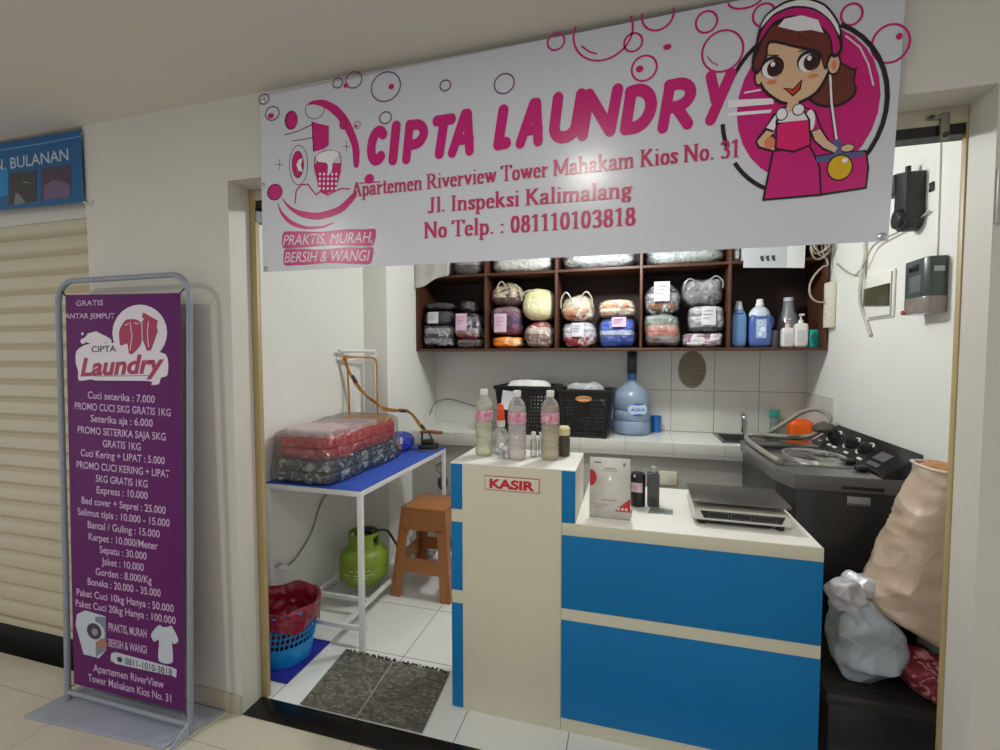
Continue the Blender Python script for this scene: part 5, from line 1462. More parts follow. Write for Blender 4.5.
for z, a0, a1 in ((0.135, -95, -40), (0.105, -110, -30), (0.085, -80, -45)):
    vs = []
    for i in range(13):
        a = R(a0 + (a1 - a0) * i / 12)
        for dz in (-0.005, 0.005):
            vs.append((0.1572 * math.cos(a), 0.1572 * math.sin(a), z + dz * (0.4 + 0.6 * ((i * 7) % 3) / 2)))
    b.add(vs, [(2 * i, 2 * i + 2, 2 * i + 3, 2 * i + 1) for i in range(0, 12, 1) if (i * 5) % 4 != 3])
b.build('stencil_marks', mat('stencil_pale', '#b9c77e', 0.5), gc, angle=0)

for ch in gc.children:
    ch.scale = (0.92, 0.92, 0.84)

cb = thing('plastic_bag', 'crumpled clear pinkish bag on the floor behind the gas cylinder', 'bag', (-1.42, 2.99, 0))
b = MB(); b.blob(0, 0, 0.075, 0.10, 0.045, 0.078, p=2.3, amp=0.03, freq=13, seed=3, res=11)
b.v = [(v[0], v[1], max(v[2], 0.0005)) for v in b.v]
b.build('crumpled_film', layered_mat('pinkish_film', ['#b9a5a6', '#a99a9c', '#c5b5b8'], '#ddd2d4', coat=1.0, speckscale=22), cb, angle=0)

# ------------------------------------------------------------------ brown stool
st = thing('plastic_stool', 'tall brown plastic stool between the blue table and the cashier counter', 'stool', (-1.180, 2.625, 0))
stm = mat('stool_brown', '#ad7042', 0.42, vary=0.05)
H0 = 0.53
def side(kind):
    """2-D outlines (u along the side, v up) of one flared side of the stool."""
    W0, W1 = 0.190, 0.138
    def e(v, inset=0.0):
        return W0 + (W1 - W0) * v / H0 - inset
    if kind == 'skirt':
        return [(-e(.40), .40), (e(.40), .40), (e(H0), H0), (-e(H0), H0)]
    if kind == 'band':
        return [(-e(.14, .03), .14), (-e(.155, .075), .150), (e(.155, .075), .150), (e(.14, .03), .14), (e(.235, .03), .235), (-e(.235, .03), .235)]
def stool_side(mb, k, poly, th=0.006, inset=0.0):
    slope = (0.190 - 0.138) / H0
    M = Matrix.Rotation(R(90 * k), 4, 'Z')
    vs = []
    for off in (0.0, th):
        for (u, v) in poly:
            vs.append((u, -(0.190 - slope * v) + off + inset, v))
    n = len(poly)
    mb.add(vs, [tuple(range(n)), tuple(range(2 * n - 1, n - 1, -1))] + [(i, i + n, (i + 1) % n + n, (i + 1) % n) for i in range(n)], M)
b = MB(); b.box(-0.142, 0.142, -0.142, 0.142, H0 - 0.012, H0, bev=0.005)
for k in range(4):
    stool_side(b, k, side('skirt'))
b.build('seat', stm, st)
for k in range(4):
    b = MB()
    def e(v):
        return 0.190 + (0.138 - 0.190) * v / H0
    stool_side(b, k, [(e(0) - .064, 0), (e(0), 0), (e(.41), .41), (e(.41) - .072, .41), (e(.36) - .056, .36), (e(.2) - .058, .2)])
    stool_side(b, (k + 1) % 4, [(-e(0) + .064, 0), (-e(.2) + .058, .2), (-e(.36) + .056, .36), (-e(.41) + .072, .41), (-e(.41), .41), (-e(0), 0)])
    for j in range(26):
        v = 0.03 + j * 0.0185
        q = e(v)
        b.box(-0.022, 0.003, -0.003, 0.022, -0.005, 0.005, bev=0.0015, M=Matrix.Rotation(R(90 * k), 4, 'Z') @ Matrix.Translation((q, -q, v)))
    b.build('leg', stm, st)
for k in range(4):
    b = MB(); stool_side(b, k, side('band'), inset=0.001); b.build('stretcher', stm, st)

# ------------------------------------------------------------------ waste basket, blue mat, floor mat
bm_ = MB(); bm_.box(-1.755, -1.436, 1.642, 1.945, 0.0005, 0.010, bev=0.002)
o = bm_.build('foam_mat', mat('blue_foam', '#1a1f96', 0.6, bump=0.2, bscale=80), loc=(-1.6, 1.79, 0)); tag(o, 'square royal blue foam mat under the waste basket', 'mat')
wb = thing('waste_basket', 'blue perforated waste basket lined with a red plastic bag', 'basket', (-1.577, 1.803, 0.010))
bk = mat('basket_blue', '#0f8fd6', 0.35)
b = MB(); b.lathe([(0.0, 0.0), (0.112, 0.0), (0.116, 0.012), (0.128, 0.095), (0.125, 0.095), (0.113, 0.012), (0.0, 0.006)], 48, cap=False); b.build('base', bk, wb)
b = MB()
for k in range(40):
    a = 2 * PI * k / 40
    b.tube([(0.1275 * math.cos(a), 0.1275 * math.sin(a), 0.09), (0.1375 * math.cos(a + .10), 0.1375 * math.sin(a + .10), 0.165), (0.150 * math.cos(a + .16), 0.150 * math.sin(a + .16), 0.245)], 0.0034, 6)
for z, r in ((0.12, 0.131), (0.15, 0.1355), (0.18, 0.140), (0.21, 0.1445)):
    b.lathe([(r - 0.003, z - 0.003), (r + 0.002, z - 0.003), (r + 0.002, z + 0.003), (r - 0.003, z + 0.003), (r - 0.003, z - 0.003)], 48, cap=False)
b.lathe([(0.146, 0.235), (0.153, 0.235), (0.157, 0.262), (0.151, 0.262), (0.146, 0.235)], 48, cap=False)
b.build('lattice', bk, wb)
b = MB()
def wob(a, k):
    if k == 0:
        return (1 + 0.03 * math.sin(5 * a) + 0.02 * math.sin(11 * a), 0.045 * (0.5 + 0.5 * math.sin(2 * a + 2.4)) + 0.02 * math.sin(5 * a + 1) - .04 * max(0, math.sin(a - 4.6)) )
    return (1 + 0.02 * math.sin(9 * a + k) + 0.01 * math.sin(17 * a), 0.006 * math.sin(6 * a + k))
b.lathe([(0.150, 0.175), (0.156, 0.215), (0.159, 0.262), (0.160, 0.276), (0.150, 0.274), (0.140, 0.235), (0.128, 0.17), (0.110, 0.09), (0.0, 0.07)], 72, cap=False, wob=wob)
b.build('bin_liner', mat('red_bin_liner', '#8f1533', 0.3, coat=0.5, crumple=0.7, cscale=20), wb, angle=0)

fm = thing('door_mat', 'dark grey shaggy door mat on the white tiles in front of the blue table', 'mat', (-1.03, 1.72, 0.004))
b = MB()
Q = [(-1.300, 1.556), (-0.752, 1.558), (-0.775, 1.890), (-1.325, 1.905)]
def mq(u, v):
    return ((Q[0][0] * (1 - u) + Q[1][0] * u) * (1 - v) + (Q[3][0] * (1 - u) + Q[2][0] * u) * v, (Q[0][1] * (1 - u) + Q[1][1] * u) * (1 - v) + (Q[3][1] * (1 - u) + Q[2][1] * u) * v)
b.grid(lambda u, v: (*mq(u, v), 0.006), 4, 4)
b.grid(lambda u, v: (*mq(u, v), 0.0045), 4, 4)
b.build('backing', mat('mat_backing', '#5a5a54', 0.9), fm, world=True)
b = MB()
rnd = random.Random(5)
for j in range(30):
    v = (j + 0.5) / 30
    x = 0.0
    u = rnd.uniform(0, 0.01)
    while u < 0.985:
        L = rnd.uniform(0.015, 0.05)
        if abs(u - 0.485) < 0.004:
            u += 0.012
        u1 = min(u + L, 0.995)
        if u < 0.482 < u1:
            u1 = 0.482
        p0 = mq(u, v); p1 = mq(u1, v)
        h = rnd.uniform(0.008, 0.014)
        w = 0.0042 if j % 3 else 0.0032
        dy = rnd.uniform(-0.002, 0.002)
        b.mi = rnd.choice((0, 0, 1, 2))
        b.add([(p0[0], p0[1] - w + dy, .006), (p1[0], p1[1] - w + dy, .006), (p1[0], p1[1] + w + dy, .006), (p0[0], p0[1] + w + dy, .006), (p0[0] + .001, p0[1] + dy, h), (p1[0] - .001, p1[1] + dy, h)],
              [(0, 1, 5, 4), (2, 3, 4, 5), (0, 4, 3), (1, 2, 5)])
        u = u1 + 0.002
o = b.build('pile', [mat('mat_pile', '#7d7c70', 0.9, vary=0.35, vscale=30), mat('mat_pile_dark', '#605f55', 0.9), mat('mat_pile_pale', '#858478', 0.9)], fm, world=True, angle=0, kind='stuff')
b = MB(); p0 = mq(0.486, 0.0); p1 = mq(0.486, 1.0)
b.add([(p0[0] - .004, p0[1], .0085), (p0[0] + .004, p0[1], .0085), (p1[0] + .004, p1[1], .0085), (p1[0] - .004, p1[1], .0085)], [(0, 1, 2, 3)])
b.build('seam', mat('mat_seam', '#a3a295', 0.9), fm, world=True)
b = MB()
rnd = random.Random(8)
for k in range(150):
    u = rnd.random(); p = mq(u, rnd.uniform(0.99, 1.0))
    b.tube([(p[0], p[1], 0.006), (p[0] + rnd.uniform(-.006, .006), p[1] + rnd.uniform(.002, .012), rnd.uniform(.008, .016))], 0.0028, 5)
b.build('fringe', mat('mat_fringe', '#34342f', 0.9), fm, world=True, kind='stuff')

# ------------------------------------------------------------------ bottles on the tower
TT = 1.0155
BOT = 'bottles on the counter tower'
def pet(label, x, y, tint, liq_tint, rot):
    t = thing('water_bottle', label, 'bottle', (x, y, TT), rot, BOT)
    prof = [(0.020, 0.004), (0.030, 0.0), (0.036, 0.008), (0.037, 0.03)]
    z = 0.034
    while z < 0.135:
        prof += [(0.0374, z), (0.0335, z + 0.006), (0.0374, z + 0.012)]
        z += 0.020
    prof += [(0.0365, 0.15), (0.0365, 0.195), (0.0372, 0.200), (0.036, 0.215), (0.029, 0.236), (0.018, 0.250), (0.0135, 0.256), (0.0135, 0.262)]
    b = MB(); b.lathe(prof, 32); b.build('bottle_wall', clear_mat('clear_bottle', '#ffffff', gloss=0.05, rough=0.05, haze=0.20, hazecol='#fbfcf6', edge=0.3, fres=0.8), t, angle=60)
    liq = [(max(r - 0.0022, 0.001), z + 0.002) for r, z in prof if z < 0.222]
    b = MB(); b.lathe(liq, 32); b.build('liquid', clear_mat('liquid_' + liq_tint.strip('#'), liq_tint, gloss=0.02, rough=0.05, haze=0.32, hazecol=tint, edge=0.12, fres=0.3), t, angle=60)
    b = MB(); b.lathe([(0.0368, 0.15), (0.0376, 0.152), (0.0376, 0.193), (0.0368, 0.195)], 32, cap=False)
    b.build('label', mat('bottle_label_pink', '#c94f78', 0.35, vary=0.5, vscale=55, dark='#e9c6d0'), t)
    b = MB(); b.lathe([(0.0155, 0.258), (0.0162, 0.262), (0.0162, 0.279), (0.0145, 0.283), (0.0, 0.283)], 24); b.build('cap', white_plastic, t)
    return t
pet('leftmost of three pink-labelled plastic bottles on the tower, pale yellow liquid', -0.600, 1.872, '#f2f3cf', '#fafae6', 0.3)
pet('middle of three pink-labelled plastic bottles on the tower, faintly pink liquid', -0.447, 1.838, '#f2e4e4', '#fbf4f3', 1.0)
pet('rightmost of three pink-labelled plastic bottles on the tower, tan liquid', -0.316, 1.872, '#dcc9a6', '#efe3c6', 2.0)
clear_small = clear_mat('clear_small_bottle', '#f6f8f8', gloss=0.12, rough=0.05, haze=0.10, hazecol='#e6e9ea', edge=0.45)
t = thing('spray_bottle', 'clear round spray bottle with an orange nozzle behind the water bottles', 'spray bottle', (-0.540, 1.925, TT), R(10), BOT)
b = MB(); b.lathe([(0.03, 0.0), (0.038, 0.006), (0.039, 0.05), (0.036, 0.08), (0.024, 0.105), (0.014, 0.115), (0.014, 0.125)], 28); b.build('bottle_wall', clear_small, t)
b = MB(); b.lathe([(0.017, 0.118), (0.018, 0.122), (0.018, 0.142), (0.014, 0.146)], 20); b.build('collar', white_plastic, t)
b = MB(); b.lathe([(0.0165, 0.146), (0.0165, 0.160), (0.0145, 0.195), (0.0110, 0.214), (0.006, 0.218), (0.0, 0.218)], 24); b.box(-0.006, 0.006, -0.030, -0.008, 0.188, 0.202, bev=0.003)
b.build('nozzle', mat('spray_orange', '#f0501a', 0.35), t)
def mini(label, x, y, h):
    t = thing('mini_spray_bottle', label, 'spray bottle', (x, y, TT), 0, BOT)
    b = MB(); b.lathe([(0.012, 0), (0.0145, 0.003), (0.0145, h * .62), (0.009, h * .72), (0.009, h * .75)], 20); b.build('bottle_wall', clear_small, t)
    b = MB(); b.lathe([(0.0105, h * .72), (0.0105, h * .97), (0.008, h), (0.0, h)], 20); b.build('cap', mat('frosted_cap', '#dfe2e2', 0.25), t)
mini('small clear spray bottle between the middle and right water bottles', -0.392, 1.905, 0.105)
mini('small clear spray bottle standing against the rightmost water bottle', -0.363, 1.930, 0.100)
mini('small clear spray bottle in front of the orange-nozzled spray bottle', -0.515, 1.848, 0.058)
mini('small clear spray bottle nearest the middle water bottle on its left', -0.493, 1.835, 0.050)
t = thing('small_jar', 'small dark jar with a cream rim half hidden behind the right water bottle', 'jar', (-0.272, 1.955, TT), 0, BOT)
b = MB(); b.lathe([(0.024, 0), (0.027, 0.006), (0.027, 0.075), (0.022, 0.09)], 24); b.build('body', mat('jar_dark', '#4a3f35', 0.3), t)
b = MB(); b.lathe([(0.024, 0.088), (0.027, 0.09), (0.027, 0.118), (0.02, 0.126), (0, 0.128)], 24); b.build('lid', mat('jar_cream', '#d8cf9c', 0.4), t)

# ------------------------------------------------------------------ things on the bench
BZ = 0.8125
t = thing('payment_stand', 'white acrylic payment stand with red corner shapes on the low counter by the tower', 'sign stand', (-0.075, 1.86, BZ), 0)
b = MB()
acr = mat('acrylic_paper', '#dcd9d2', 0.22, coat=0.4)
tl0 = Vector((-0.150, 1.810, BZ + 0.004)); A = Vector((0.158, -0.004, 0)).normalized(); Bv = Vector((-0.004, 0.052, 0.222)).normalized()
def ps(u, v, d=0.0):
    return tl0 + A * u + Bv * v + A.cross(Bv) * d
vs = [ps(0, 0), ps(.155, 0), ps(.155, .228), ps(0, .228), ps(0, 0, -.004), ps(.155, 0, -.004), ps(.155, .228, -.004), ps(0, .228, -.004)]
b.add(vs, [(0, 1, 2, 3), (7, 6, 5, 4), (0, 4, 5, 1), (1, 5, 6, 2), (2, 6, 7, 3), (3, 7, 4, 0)])
cols = [acr, mat('stand_red', '#c8202c', 0.4), mat('stand_grey', '#8a8a8c', 0.5), mat('stand_pale', '#b9bab8', 0.4)]
M = frame(tl0, A, Bv, 0.0005)
b.mi = 1
b.flat([(0.001, .118)] + [(0.001 + .026 * math.sin(a), .148 - .032 * math.cos(a)) for a in [PI * i / 12 for i in range(13)]] + [(0.001, .182)], M)
b.flat([(.095, .026), (.154, .026), (.154, .078)], M)
b.mi = 2
for (x, y, w, h) in ((.018, .205, .026, .006), (.055, .184, .048, .0035), (.048, .176, .062, .002), (.128, .198, .010, .012), (.046, .064, .056, .003), (.02, .046, .05, .002), (.02, .036, .035, .002)):
    b.flat([(x, y), (x + w, y), (x + w, y + h), (x, y + h)], M)
b.mi = 0
for x in (.106, .120, .134):
    b.flat([(x, .031), (x + .009, .031), (x + .009, .041), (x, .041)], frame(tl0, A, Bv, 0.0009))
b.build('printed_panel', cols, t, world=True, angle=0)
b = MB()
vs = [tuple(ps(0, 0)), tuple(ps(.155, 0)), (0.012, 1.94, BZ + .0005), (-0.146, 1.945, BZ + .0005)]
b.add([(p[0], p[1], BZ + 0.0008) for p in vs] + [(p[0], p[1], BZ + 0.0045) for p in vs], [(3, 2, 1, 0), (4, 5, 6, 7), (0, 1, 5, 4), (1, 2, 6, 5), (2, 3, 7, 6), (3, 0, 4, 7)])
b.build('foot', clear_mat('acrylic_clear', '#eef0ee', gloss=0.1, rough=0.05, haze=0.25, hazecol='#e8e8e4'), t, world=True)
t = thing('jar', 'black jar with a pink label on the bench behind the payment stand', 'jar', (0.033, 2.005, BZ))
b = MB(); b.lathe([(0.026, 0), (0.030, 0.004), (0.030, 0.125), (0.026, 0.138), (0.0, 0.138)], 28); b.build('body', mat('jar_black', '#18141a', 0.3), t)
b = MB()
vs = []
for i in range(11):
    a = R(-150 + 95 * i / 10)
    for z in (0.062, 0.102):
        vs.append((0.0306 * math.cos(a), 0.0306 * math.sin(a), z))
b.add(vs, [(2 * i, 2 * i + 2, 2 * i + 3, 2 * i + 1) for i in range(10)]); b.build('label', mat('jar_label', '#c98aa4', 0.4, vary=0.5, vscale=70, dark='#e8d3da'), t)
b = MB(); b.box(-0.018, -0.010, -0.029, -0.020, 0.124, 0.134, bev=0.001); b.build('clip', white_plastic, t)
t = thing('canister', 'dark grey glossy canister touching the black jar on the bench', 'canister', (0.0975 - 0.003, 2.02, BZ))
b = MB(); b.box(-0.024, 0.024, -0.026, 0.026, 0, 0.14, bev=0.006); b.build('body', mat('canister_grey', '#4c4a4c', 0.25, coat=0.3), t)
b = MB(); b.box(-0.008, 0.010, -0.010, 0.008, 0.14, 0.165, bev=0.002); b.build('nozzle', mat('pale_nozzle', '#b9b7b2', 0.4), t)
t = thing('clear_tray', 'small clear plastic tray lying on the bench beside the dark canister', 'tray', (0.115, 1.93, BZ))
b = MB(); b.prism([(-0.045, -0.02), (0.05, -0.01), (0.055, 0.045), (-0.03, 0.045)], 0.0005, 0.006, bev=0.001); b.build('body', clear_mat('tray_clear', '#e6ece8', gloss=0.1, rough=0.05, haze=0.12, hazecol='#cfd6d2'), t)

sc = thing('weighing_scale', 'white digital scale with a steel pan at the right end of the low counter', 'scale', (0.396, 1.98, BZ), R(-1))
b = MB()
prof = [(-0.150, 0.020), (-0.138, 0.058), (0.12, 0.066), (0.12, 0.020)]
vs = []
for x, s in ((-0.165, 1), (0.165, 1)):
    for y, z in prof:
        vs.append((x + (0.010 if z > 0.05 else 0) * (1 if x < 0 else -1), y, z))
bm = bmesh.new(); bv = [bm.verts.new(v) for v in vs]
for f in ((0, 1, 2, 3), (7, 6, 5, 4), (0, 4, 5, 1), (1, 5, 6, 2), (2, 6, 7, 3), (3, 7, 4, 0)):
    bm.faces.new([bv[i] for i in f])
bmesh.ops.bevel(bm, geom=bm.edges[:], offset=0.005, segments=2, affect='EDGES'); bm.verts.index_update()
b.add([v.co[:] for v in bm.verts], [[v.index for v in f.verts] for f in bm.faces]); bm.free()
b.build('housing', mat('scale_white', '#d9d6cc', 0.4), sc)
M = frame((0, -0.1502, 0.020), (1, 0, 0), (0, 0.0120, 0.038), 0.0015)
b = MB(); b.flat([(-.140, .034), (.140, .034), (.128, .009), (-.128, .009)], M)
b.mi = 1
for x0, x1 in ((-.110, -.045), (-.036, .030), (.040, .112)):
    for q in (((x0, .012), (x1, .012), (x1, .0132), (x0, .0132)), ((x0, .030), (x1, .030), (x1, .0312), (x0, .0312)), ((x0, .012), (x0 + .0012, .012), (x0 + .0012, .0312), (x0, .0312)), ((x1, .012), (x1 + .0012, .012), (x1 + .0012, .0312), (x1, .0312))):
        b.flat(q, M @ Matrix.Translation((0, 0, .0006)))
b.build('display', [mat('display_black', '#17150f', 0.2), mat('display_line', '#6d6a60', 0.4)], sc, angle=0)
b = MB(); b.box(-0.165, 0.165, -0.128, 0.112, 0.078, 0.086, bev=0.003); b.box(-0.155, 0.155, -0.118, 0.102, 0.086, 0.0868, bev=0.0003); b.cyl((0, 0, 0.062), (0, 0, 0.08), 0.03)
b.build('pan', mat('pan_steel', '#6b6863', 0.30, metal=0.75), sc)
for x in (-0.13, 0.13):
    for y in (-0.12, 0.09):
        b = MB(); b.cyl((x, y, 0.0002), (x, y, 0.022), 0.013, 0.015); b.build('foot', black_plastic, sc)
b = MB(); b.box(-0.15, 0.10, -0.135, 0.10, 0.008, 0.021, bev=0.002); b.build('underside', black_plastic, sc)

# ------------------------------------------------------------------ kitchen worktop things
KZ = 0.871
gb = thing('water_gallon', 'large blue-tinted water gallon with a black pump on the worktop under the shelf', 'water bottle', (0.006, 3.475, KZ))
prof = [(0.10, 0.0), (0.128, 0.010), (0.132, 0.03), (0.132, 0.09), (0.124, 0.10), (0.132, 0.11), (0.132, 0.165), (0.124, 0.175), (0.132, 0.185), (0.132, 0.25), (0.125, 0.275), (0.10, 0.315), (0.065, 0.345), (0.035, 0.365), (0.027, 0.375), (0.027, 0.405)]
b = MB(); b.lathe(prof, 44); b.build('bottle_wall', clear_mat('gallon_blue', '#d3e2f3', gloss=0.05, rough=0.06, haze=0.42, hazecol='#c6daf0', edge=0.25, fres=0.4), gb, angle=70)
b = MB(); b.lathe([(max(r - .004, .001), z + .003) for r, z in prof if z < 0.22], 44); b.build('water', clear_mat('water_blue', '#e6f0f9', gloss=0.02, rough=0.05, haze=0.2, hazecol='#cfe0f4', edge=0.15, fres=0.3), gb, angle=70)
b = MB()
vs = []
N = 12
for i in range(N + 1):
    a = R(-100 + 62 * i / N)
    h = 0.036 * math.sqrt(max(0.02, 1 - ((i - N / 2) / (N / 2)) ** 2)) * 1.0 + 0.006
    for z in (0.185 - h, 0.185 + h):
        vs.append((0.1332 * math.cos(a), 0.1332 * math.sin(a), z))
b.add(vs, [(2 * i, 2 * i + 2, 2 * i + 3, 2 * i + 1) for i in range(N)])
b.mi = 1
tv, tf = text_mesh('AQUA', 0.03)
tx0 = min(v[0] for v in tv); tx1 = max(v[0] for v in tv)
b.add([(0.1337 * math.cos(R(-93 + 46 * (x - tx0) / (tx1 - tx0))), 0.1337 * math.sin(R(-93 + 46 * (x - tx0) / (tx1 - tx0))), 0.176 + y * 0.026) for x, y, z in tv], tf)
for zz in (0.148, 0.222):
    vs = []
    for i in range(9):
        a = R(-88 + 38 * i / 8)
        for dz in (-.008 * math.sin(PI * (i + .5) / 9), .008 * math.sin(PI * (i + .5) / 9)):
            vs.append((0.1336 * math.cos(a), 0.1336 * math.sin(a), zz + dz * (0.9)))
    b.add(vs, [(2 * i, 2 * i + 2, 2 * i + 3, 2 * i + 1) for i in range(8)])
b.build('label', [mat('gallon_label', '#c9dcf0', 0.4), mat('gallon_label_blue', '#2456b4', 0.4)], gb, angle=0)
b = MB(); b.lathe([(0.031, 0.385), (0.033, 0.39), (0.033, 0.425), (0.028, 0.435)], 24); b.build('neck_cap', mat('gallon_cap', '#3f68b8', 0.4), gb)
b = MB(); b.box(-0.034, 0.034, -0.034, 0.034, 0.432, 0.592, bev=0.008); b.tube([(0, -0.03, 0.56), (0, -0.05, 0.565), (0, -0.075, 0.555), (0, -0.082, 0.53)], 0.006, 8, smooth=4); b.build('pump', mat('pump_black', '#17171b', 0.35), gb)
t = thing('plastic_cup', 'small blue plastic cup beside the water gallon on the worktop', 'cup', (0.182, 3.575, KZ))
b = MB(); b.lathe([(0.029, 0), (0.036, 0.115), (0.038, 0.118), (0.034, 0.117), (0.027, 0.005), (0.0, 0.005)], 28, cap=False); b.build('wall', mat('cup_blue', '#1f6fc4', 0.35), t)
t = thing('brush_bottle', 'clear bottle with a teal top behind the washing machine by the tiled wall', 'bottle', (0.955, 3.615 - .035, 0.877))
b = MB(); b.lathe([(0.026, 0), (0.028, 0.004), (0.026, 0.13), (0.024, 0.135)], 24); b.build('body', clear_mat('pale_teal_clear', '#cfe6e0', gloss=0.08, rough=0.1, haze=0.25, hazecol='#b9d6cf'), t)
b = MB(); b.lathe([(0.031, 0.128), (0.032, 0.132), (0.032, 0.178), (0.028, 0.182), (0, 0.182)], 24); b.build('cap', mat('teal_cap', '#2f9f8c', 0.4), t)
t = thing('plastic_tub', 'bright orange plastic tub beyond the washing machine in the right corner', 'tub', (1.085, 3.50, KZ + .003))
b = MB(); b.blob(0, 0, 0.072, 0.072, 0.05, 0.066, p=3.2, amp=0.003, freq=8, res=8); b.v = [(x, y, max(z, 0.002)) for x, y, z in b.v]; b.build('body', mat('tub_orange', '#ff6a10', 0.4), t, angle=0)
b = MB(); b.tube([(0.045, -0.02, 0.11), (0.062, -0.02, 0.118), (0.070, -0.02, 0.08), (0.068, -0.02, 0.05)], 0.008, 8, smooth=3); b.build('handle', mat('tub_orange', '#ff6a10', 0.4), t)

def basket(label, x, y, rot, w, d, h, seedc, cloth, handle=None):
    t = thing('laundry_basket', label, 'basket', (x, y, KZ), rot, 'black laundry baskets on the worktop')
    bl = mat('basket_black', '#121214', 0.38)
    walls = MB()
    tw, td = 0.80, 0.80      # bottom taper
    def wall(P00, P10, P11, P01, nx, nz, hole):
        P00, P10, P11, P01 = map(Vector, (P00, P10, P11, P01))
        def pt(u, v):
            return (P00 * (1 - u) + P10 * u) * (1 - v) + (P01 * (1 - u) + P11 * u) * v
        vs = []; fs = []
        for j in range(nz + 1):
            for i in range(nx + 1):
                vs.append(pt(i / nx, j / nz))
        for j in range(nz):
            for i in range(nx):
                if hole(i, j, nx, nz):
                    continue
                a = j * (nx + 1) + i
                fs.append((a, a + 1, a + nx + 2, a + nx + 1))
        walls.add(vs, fs)
    def hole(i, j, nx, nz):
        if j < 3 or j > nz - 6 or i < 2 or i > nx - 3:
            return False
        if abs(i - nx / 2) < nx * 0.13 and j > nz * 0.42:
            return False
        return i % 2 == 1 and j % 2 == 1
    hx, hy = w / 2, d / 2
    bx, by = hx * tw, hy * td
    c = [(-1, -1), (1, -1), (1, 1), (-1, 1)]
    for k in range(4):
        a = c[k]; e = c[(k + 1) % 4]
        n = 33 if k % 2 == 0 else 25
        wall((a[0] * bx, a[1] * by, 0.002), (e[0] * bx, e[1] * by, 0.002), (e[0] * hx, e[1] * hy, h), (a[0] * hx, a[1] * hy, h), n, 27, hole)
    walls.add([(-bx, -by, .002), (bx, -by, .002), (bx, by, .002), (-bx, by, .002)], [(0, 1, 2, 3)])
    o = walls.build('perforated_wall', bl, t, angle=30)
    md = o.modifiers.new('thickness', 'SOLIDIFY'); md.thickness = 0.003; md.offset = 0
    b = MB()
    for k in range(4):
        a = c[k]; e = c[(k + 1) % 4]
        x0, x1 = sorted((a[0] * hx, e[0] * hx)); y0, y1 = sorted((a[1] * hy, e[1] * hy))
        b.box(x0 - 0.010, x1 + 0.010, y0 - 0.010, y1 + 0.010, h - 0.028, h + 0.004, bev=0.004) if False else None
        if k % 2 == 0:
            b.box(-hx - .010, hx + .010, a[1] * hy - .010, a[1] * hy + .006, h - .022, h + .004, bev=.004)
        else:
            b.box(a[0] * hx - .008, a[0] * hx + .008, -hy - .010, hy + .010, h - .022, h + .004, bev=.004)
    b.build('rim', bl, t)
    if handle:
        b = MB(); ring = [(0.050 * math.cos(2 * PI * i / 24) * (1.0), -hy * 0.985 - 0.004, h - 0.062 + 0.016 * math.sin(2 * PI * i / 24)) for i in range(24)]
        b.tube(ring, 0.006, 8, closed=True); b.build('handle_grip', mat('grip_orange', '#c98a3c', 0.4), t)
        b = MB(); b.lathe([(0.001, 0), (0.045, 0), (0.045, 0.002), (0.001, 0.002)], 24, Matrix.Translation((0, -hy * 0.985 - 0.001, h - 0.062)) @ Matrix.Diagonal((1, 1, .3, 1)) @ Matrix.Rotation(R(90), 4, 'X')); b.build('handle_slot', mat('slot_pale', '#c7b7b2', 0.6), t)
    lt = thing('laundry_pile', cloth[0], 'laundry', (x, y, KZ + 0.012), rot)
    b = MB(); b.blob(0, 0.0, h * 0.5, bx * 0.97, by * 0.97, h * 0.52, p=4.0, amp=0.020, freq=11, seed=seedc, res=16, shape=lambda w_, q: Vector((w_.x, w_.y, w_.z)))
    zb = min(v[2] for v in b.v); b.v = [(x_ , y_, z_ - zb) for x_, y_, z_ in b.v]
    b.build('cloth_heap', cloth[1], lt, angle=0)
    return t
basket('black perforated basket with white cloth on the worktop, the one farther left', -0.722, 3.345, R(-3), 0.42, 0.33, 0.345, 4, ('white laundry heaped in the left black basket', layered_mat('white_heap', ['#b9b6b4', '#d8d6d4', '#e0dedc'], None, coat=0)))
basket('black perforated basket with an orange grip on the worktop beside the water gallon', -0.302, 3.31, R(-2), 0.37, 0.28, 0.330, 6, ('grey laundry heaped in the black basket by the water gallon', layered_mat('grey_heap', ['#4a4a4e', '#77787c', '#96979a'], '#b5b6b8', coat=0)), handle=True)
t = thing('receipt_slip', 'white paper slip hanging on the front of the left black basket', 'paper', (-0.84, 3.17, 1.13))
b = MB(); b.grid(lambda u, v: (-0.892 + 0.085 * u + 0.02 * v, 3.166 + 0.004 * u - 0.004 * v + 0.003 * math.sin(4 * v), 1.055 + 0.135 * v - 0.01 * u), 4, 6)
b.grid(lambda u, v: (-0.892 + 0.085 * u + 0.02 * v, 3.1675 + 0.004 * u - 0.004 * v + 0.003 * math.sin(4 * v), 1.055 + 0.135 * v - 0.01 * u), 4, 6)
b.build('slip', mat('slip_white', '#e9e3ea', 0.7), t, world=True)

# ------------------------------------------------------------------ washing machine
wm = thing('washing_machine', 'dark grey twin-tub washing machine with a round lid at the right wall', 'washing machine', (0.9, 2.66, 0))
wd = mat('washer_dark', '#28282a', 0.35, coat=0.2)
wl = mat('washer_deck', '#5c5b5b', 0.3, coat=0.3)
foot = [(0.648, 2.385), (0.688, 2.262), (1.135, 2.262), (1.135, 3.05), (0.648, 3.05)]
b = MB(); b.prism(foot, 0.03, 0.865, bev=0.010); b.build('cabinet', wd, wm, world=True)
for x in (0.72, 1.08):
    for y in (2.34, 2.98):
        b = MB(); b.cyl((x, y, 0), (x, y, 0.035), 0.03, 0.035); b.build('foot', black_plastic, wm, world=True)
deck = [(0.636, 2.38), (0.680, 2.248), (1.142, 2.248), (1.142, 3.06), (0.636, 3.06)]
b = MB(); b.prism(deck, 0.862, 0.930, bev=0.008)
b.build('deck', wl, wm, world=True)
b = MB()
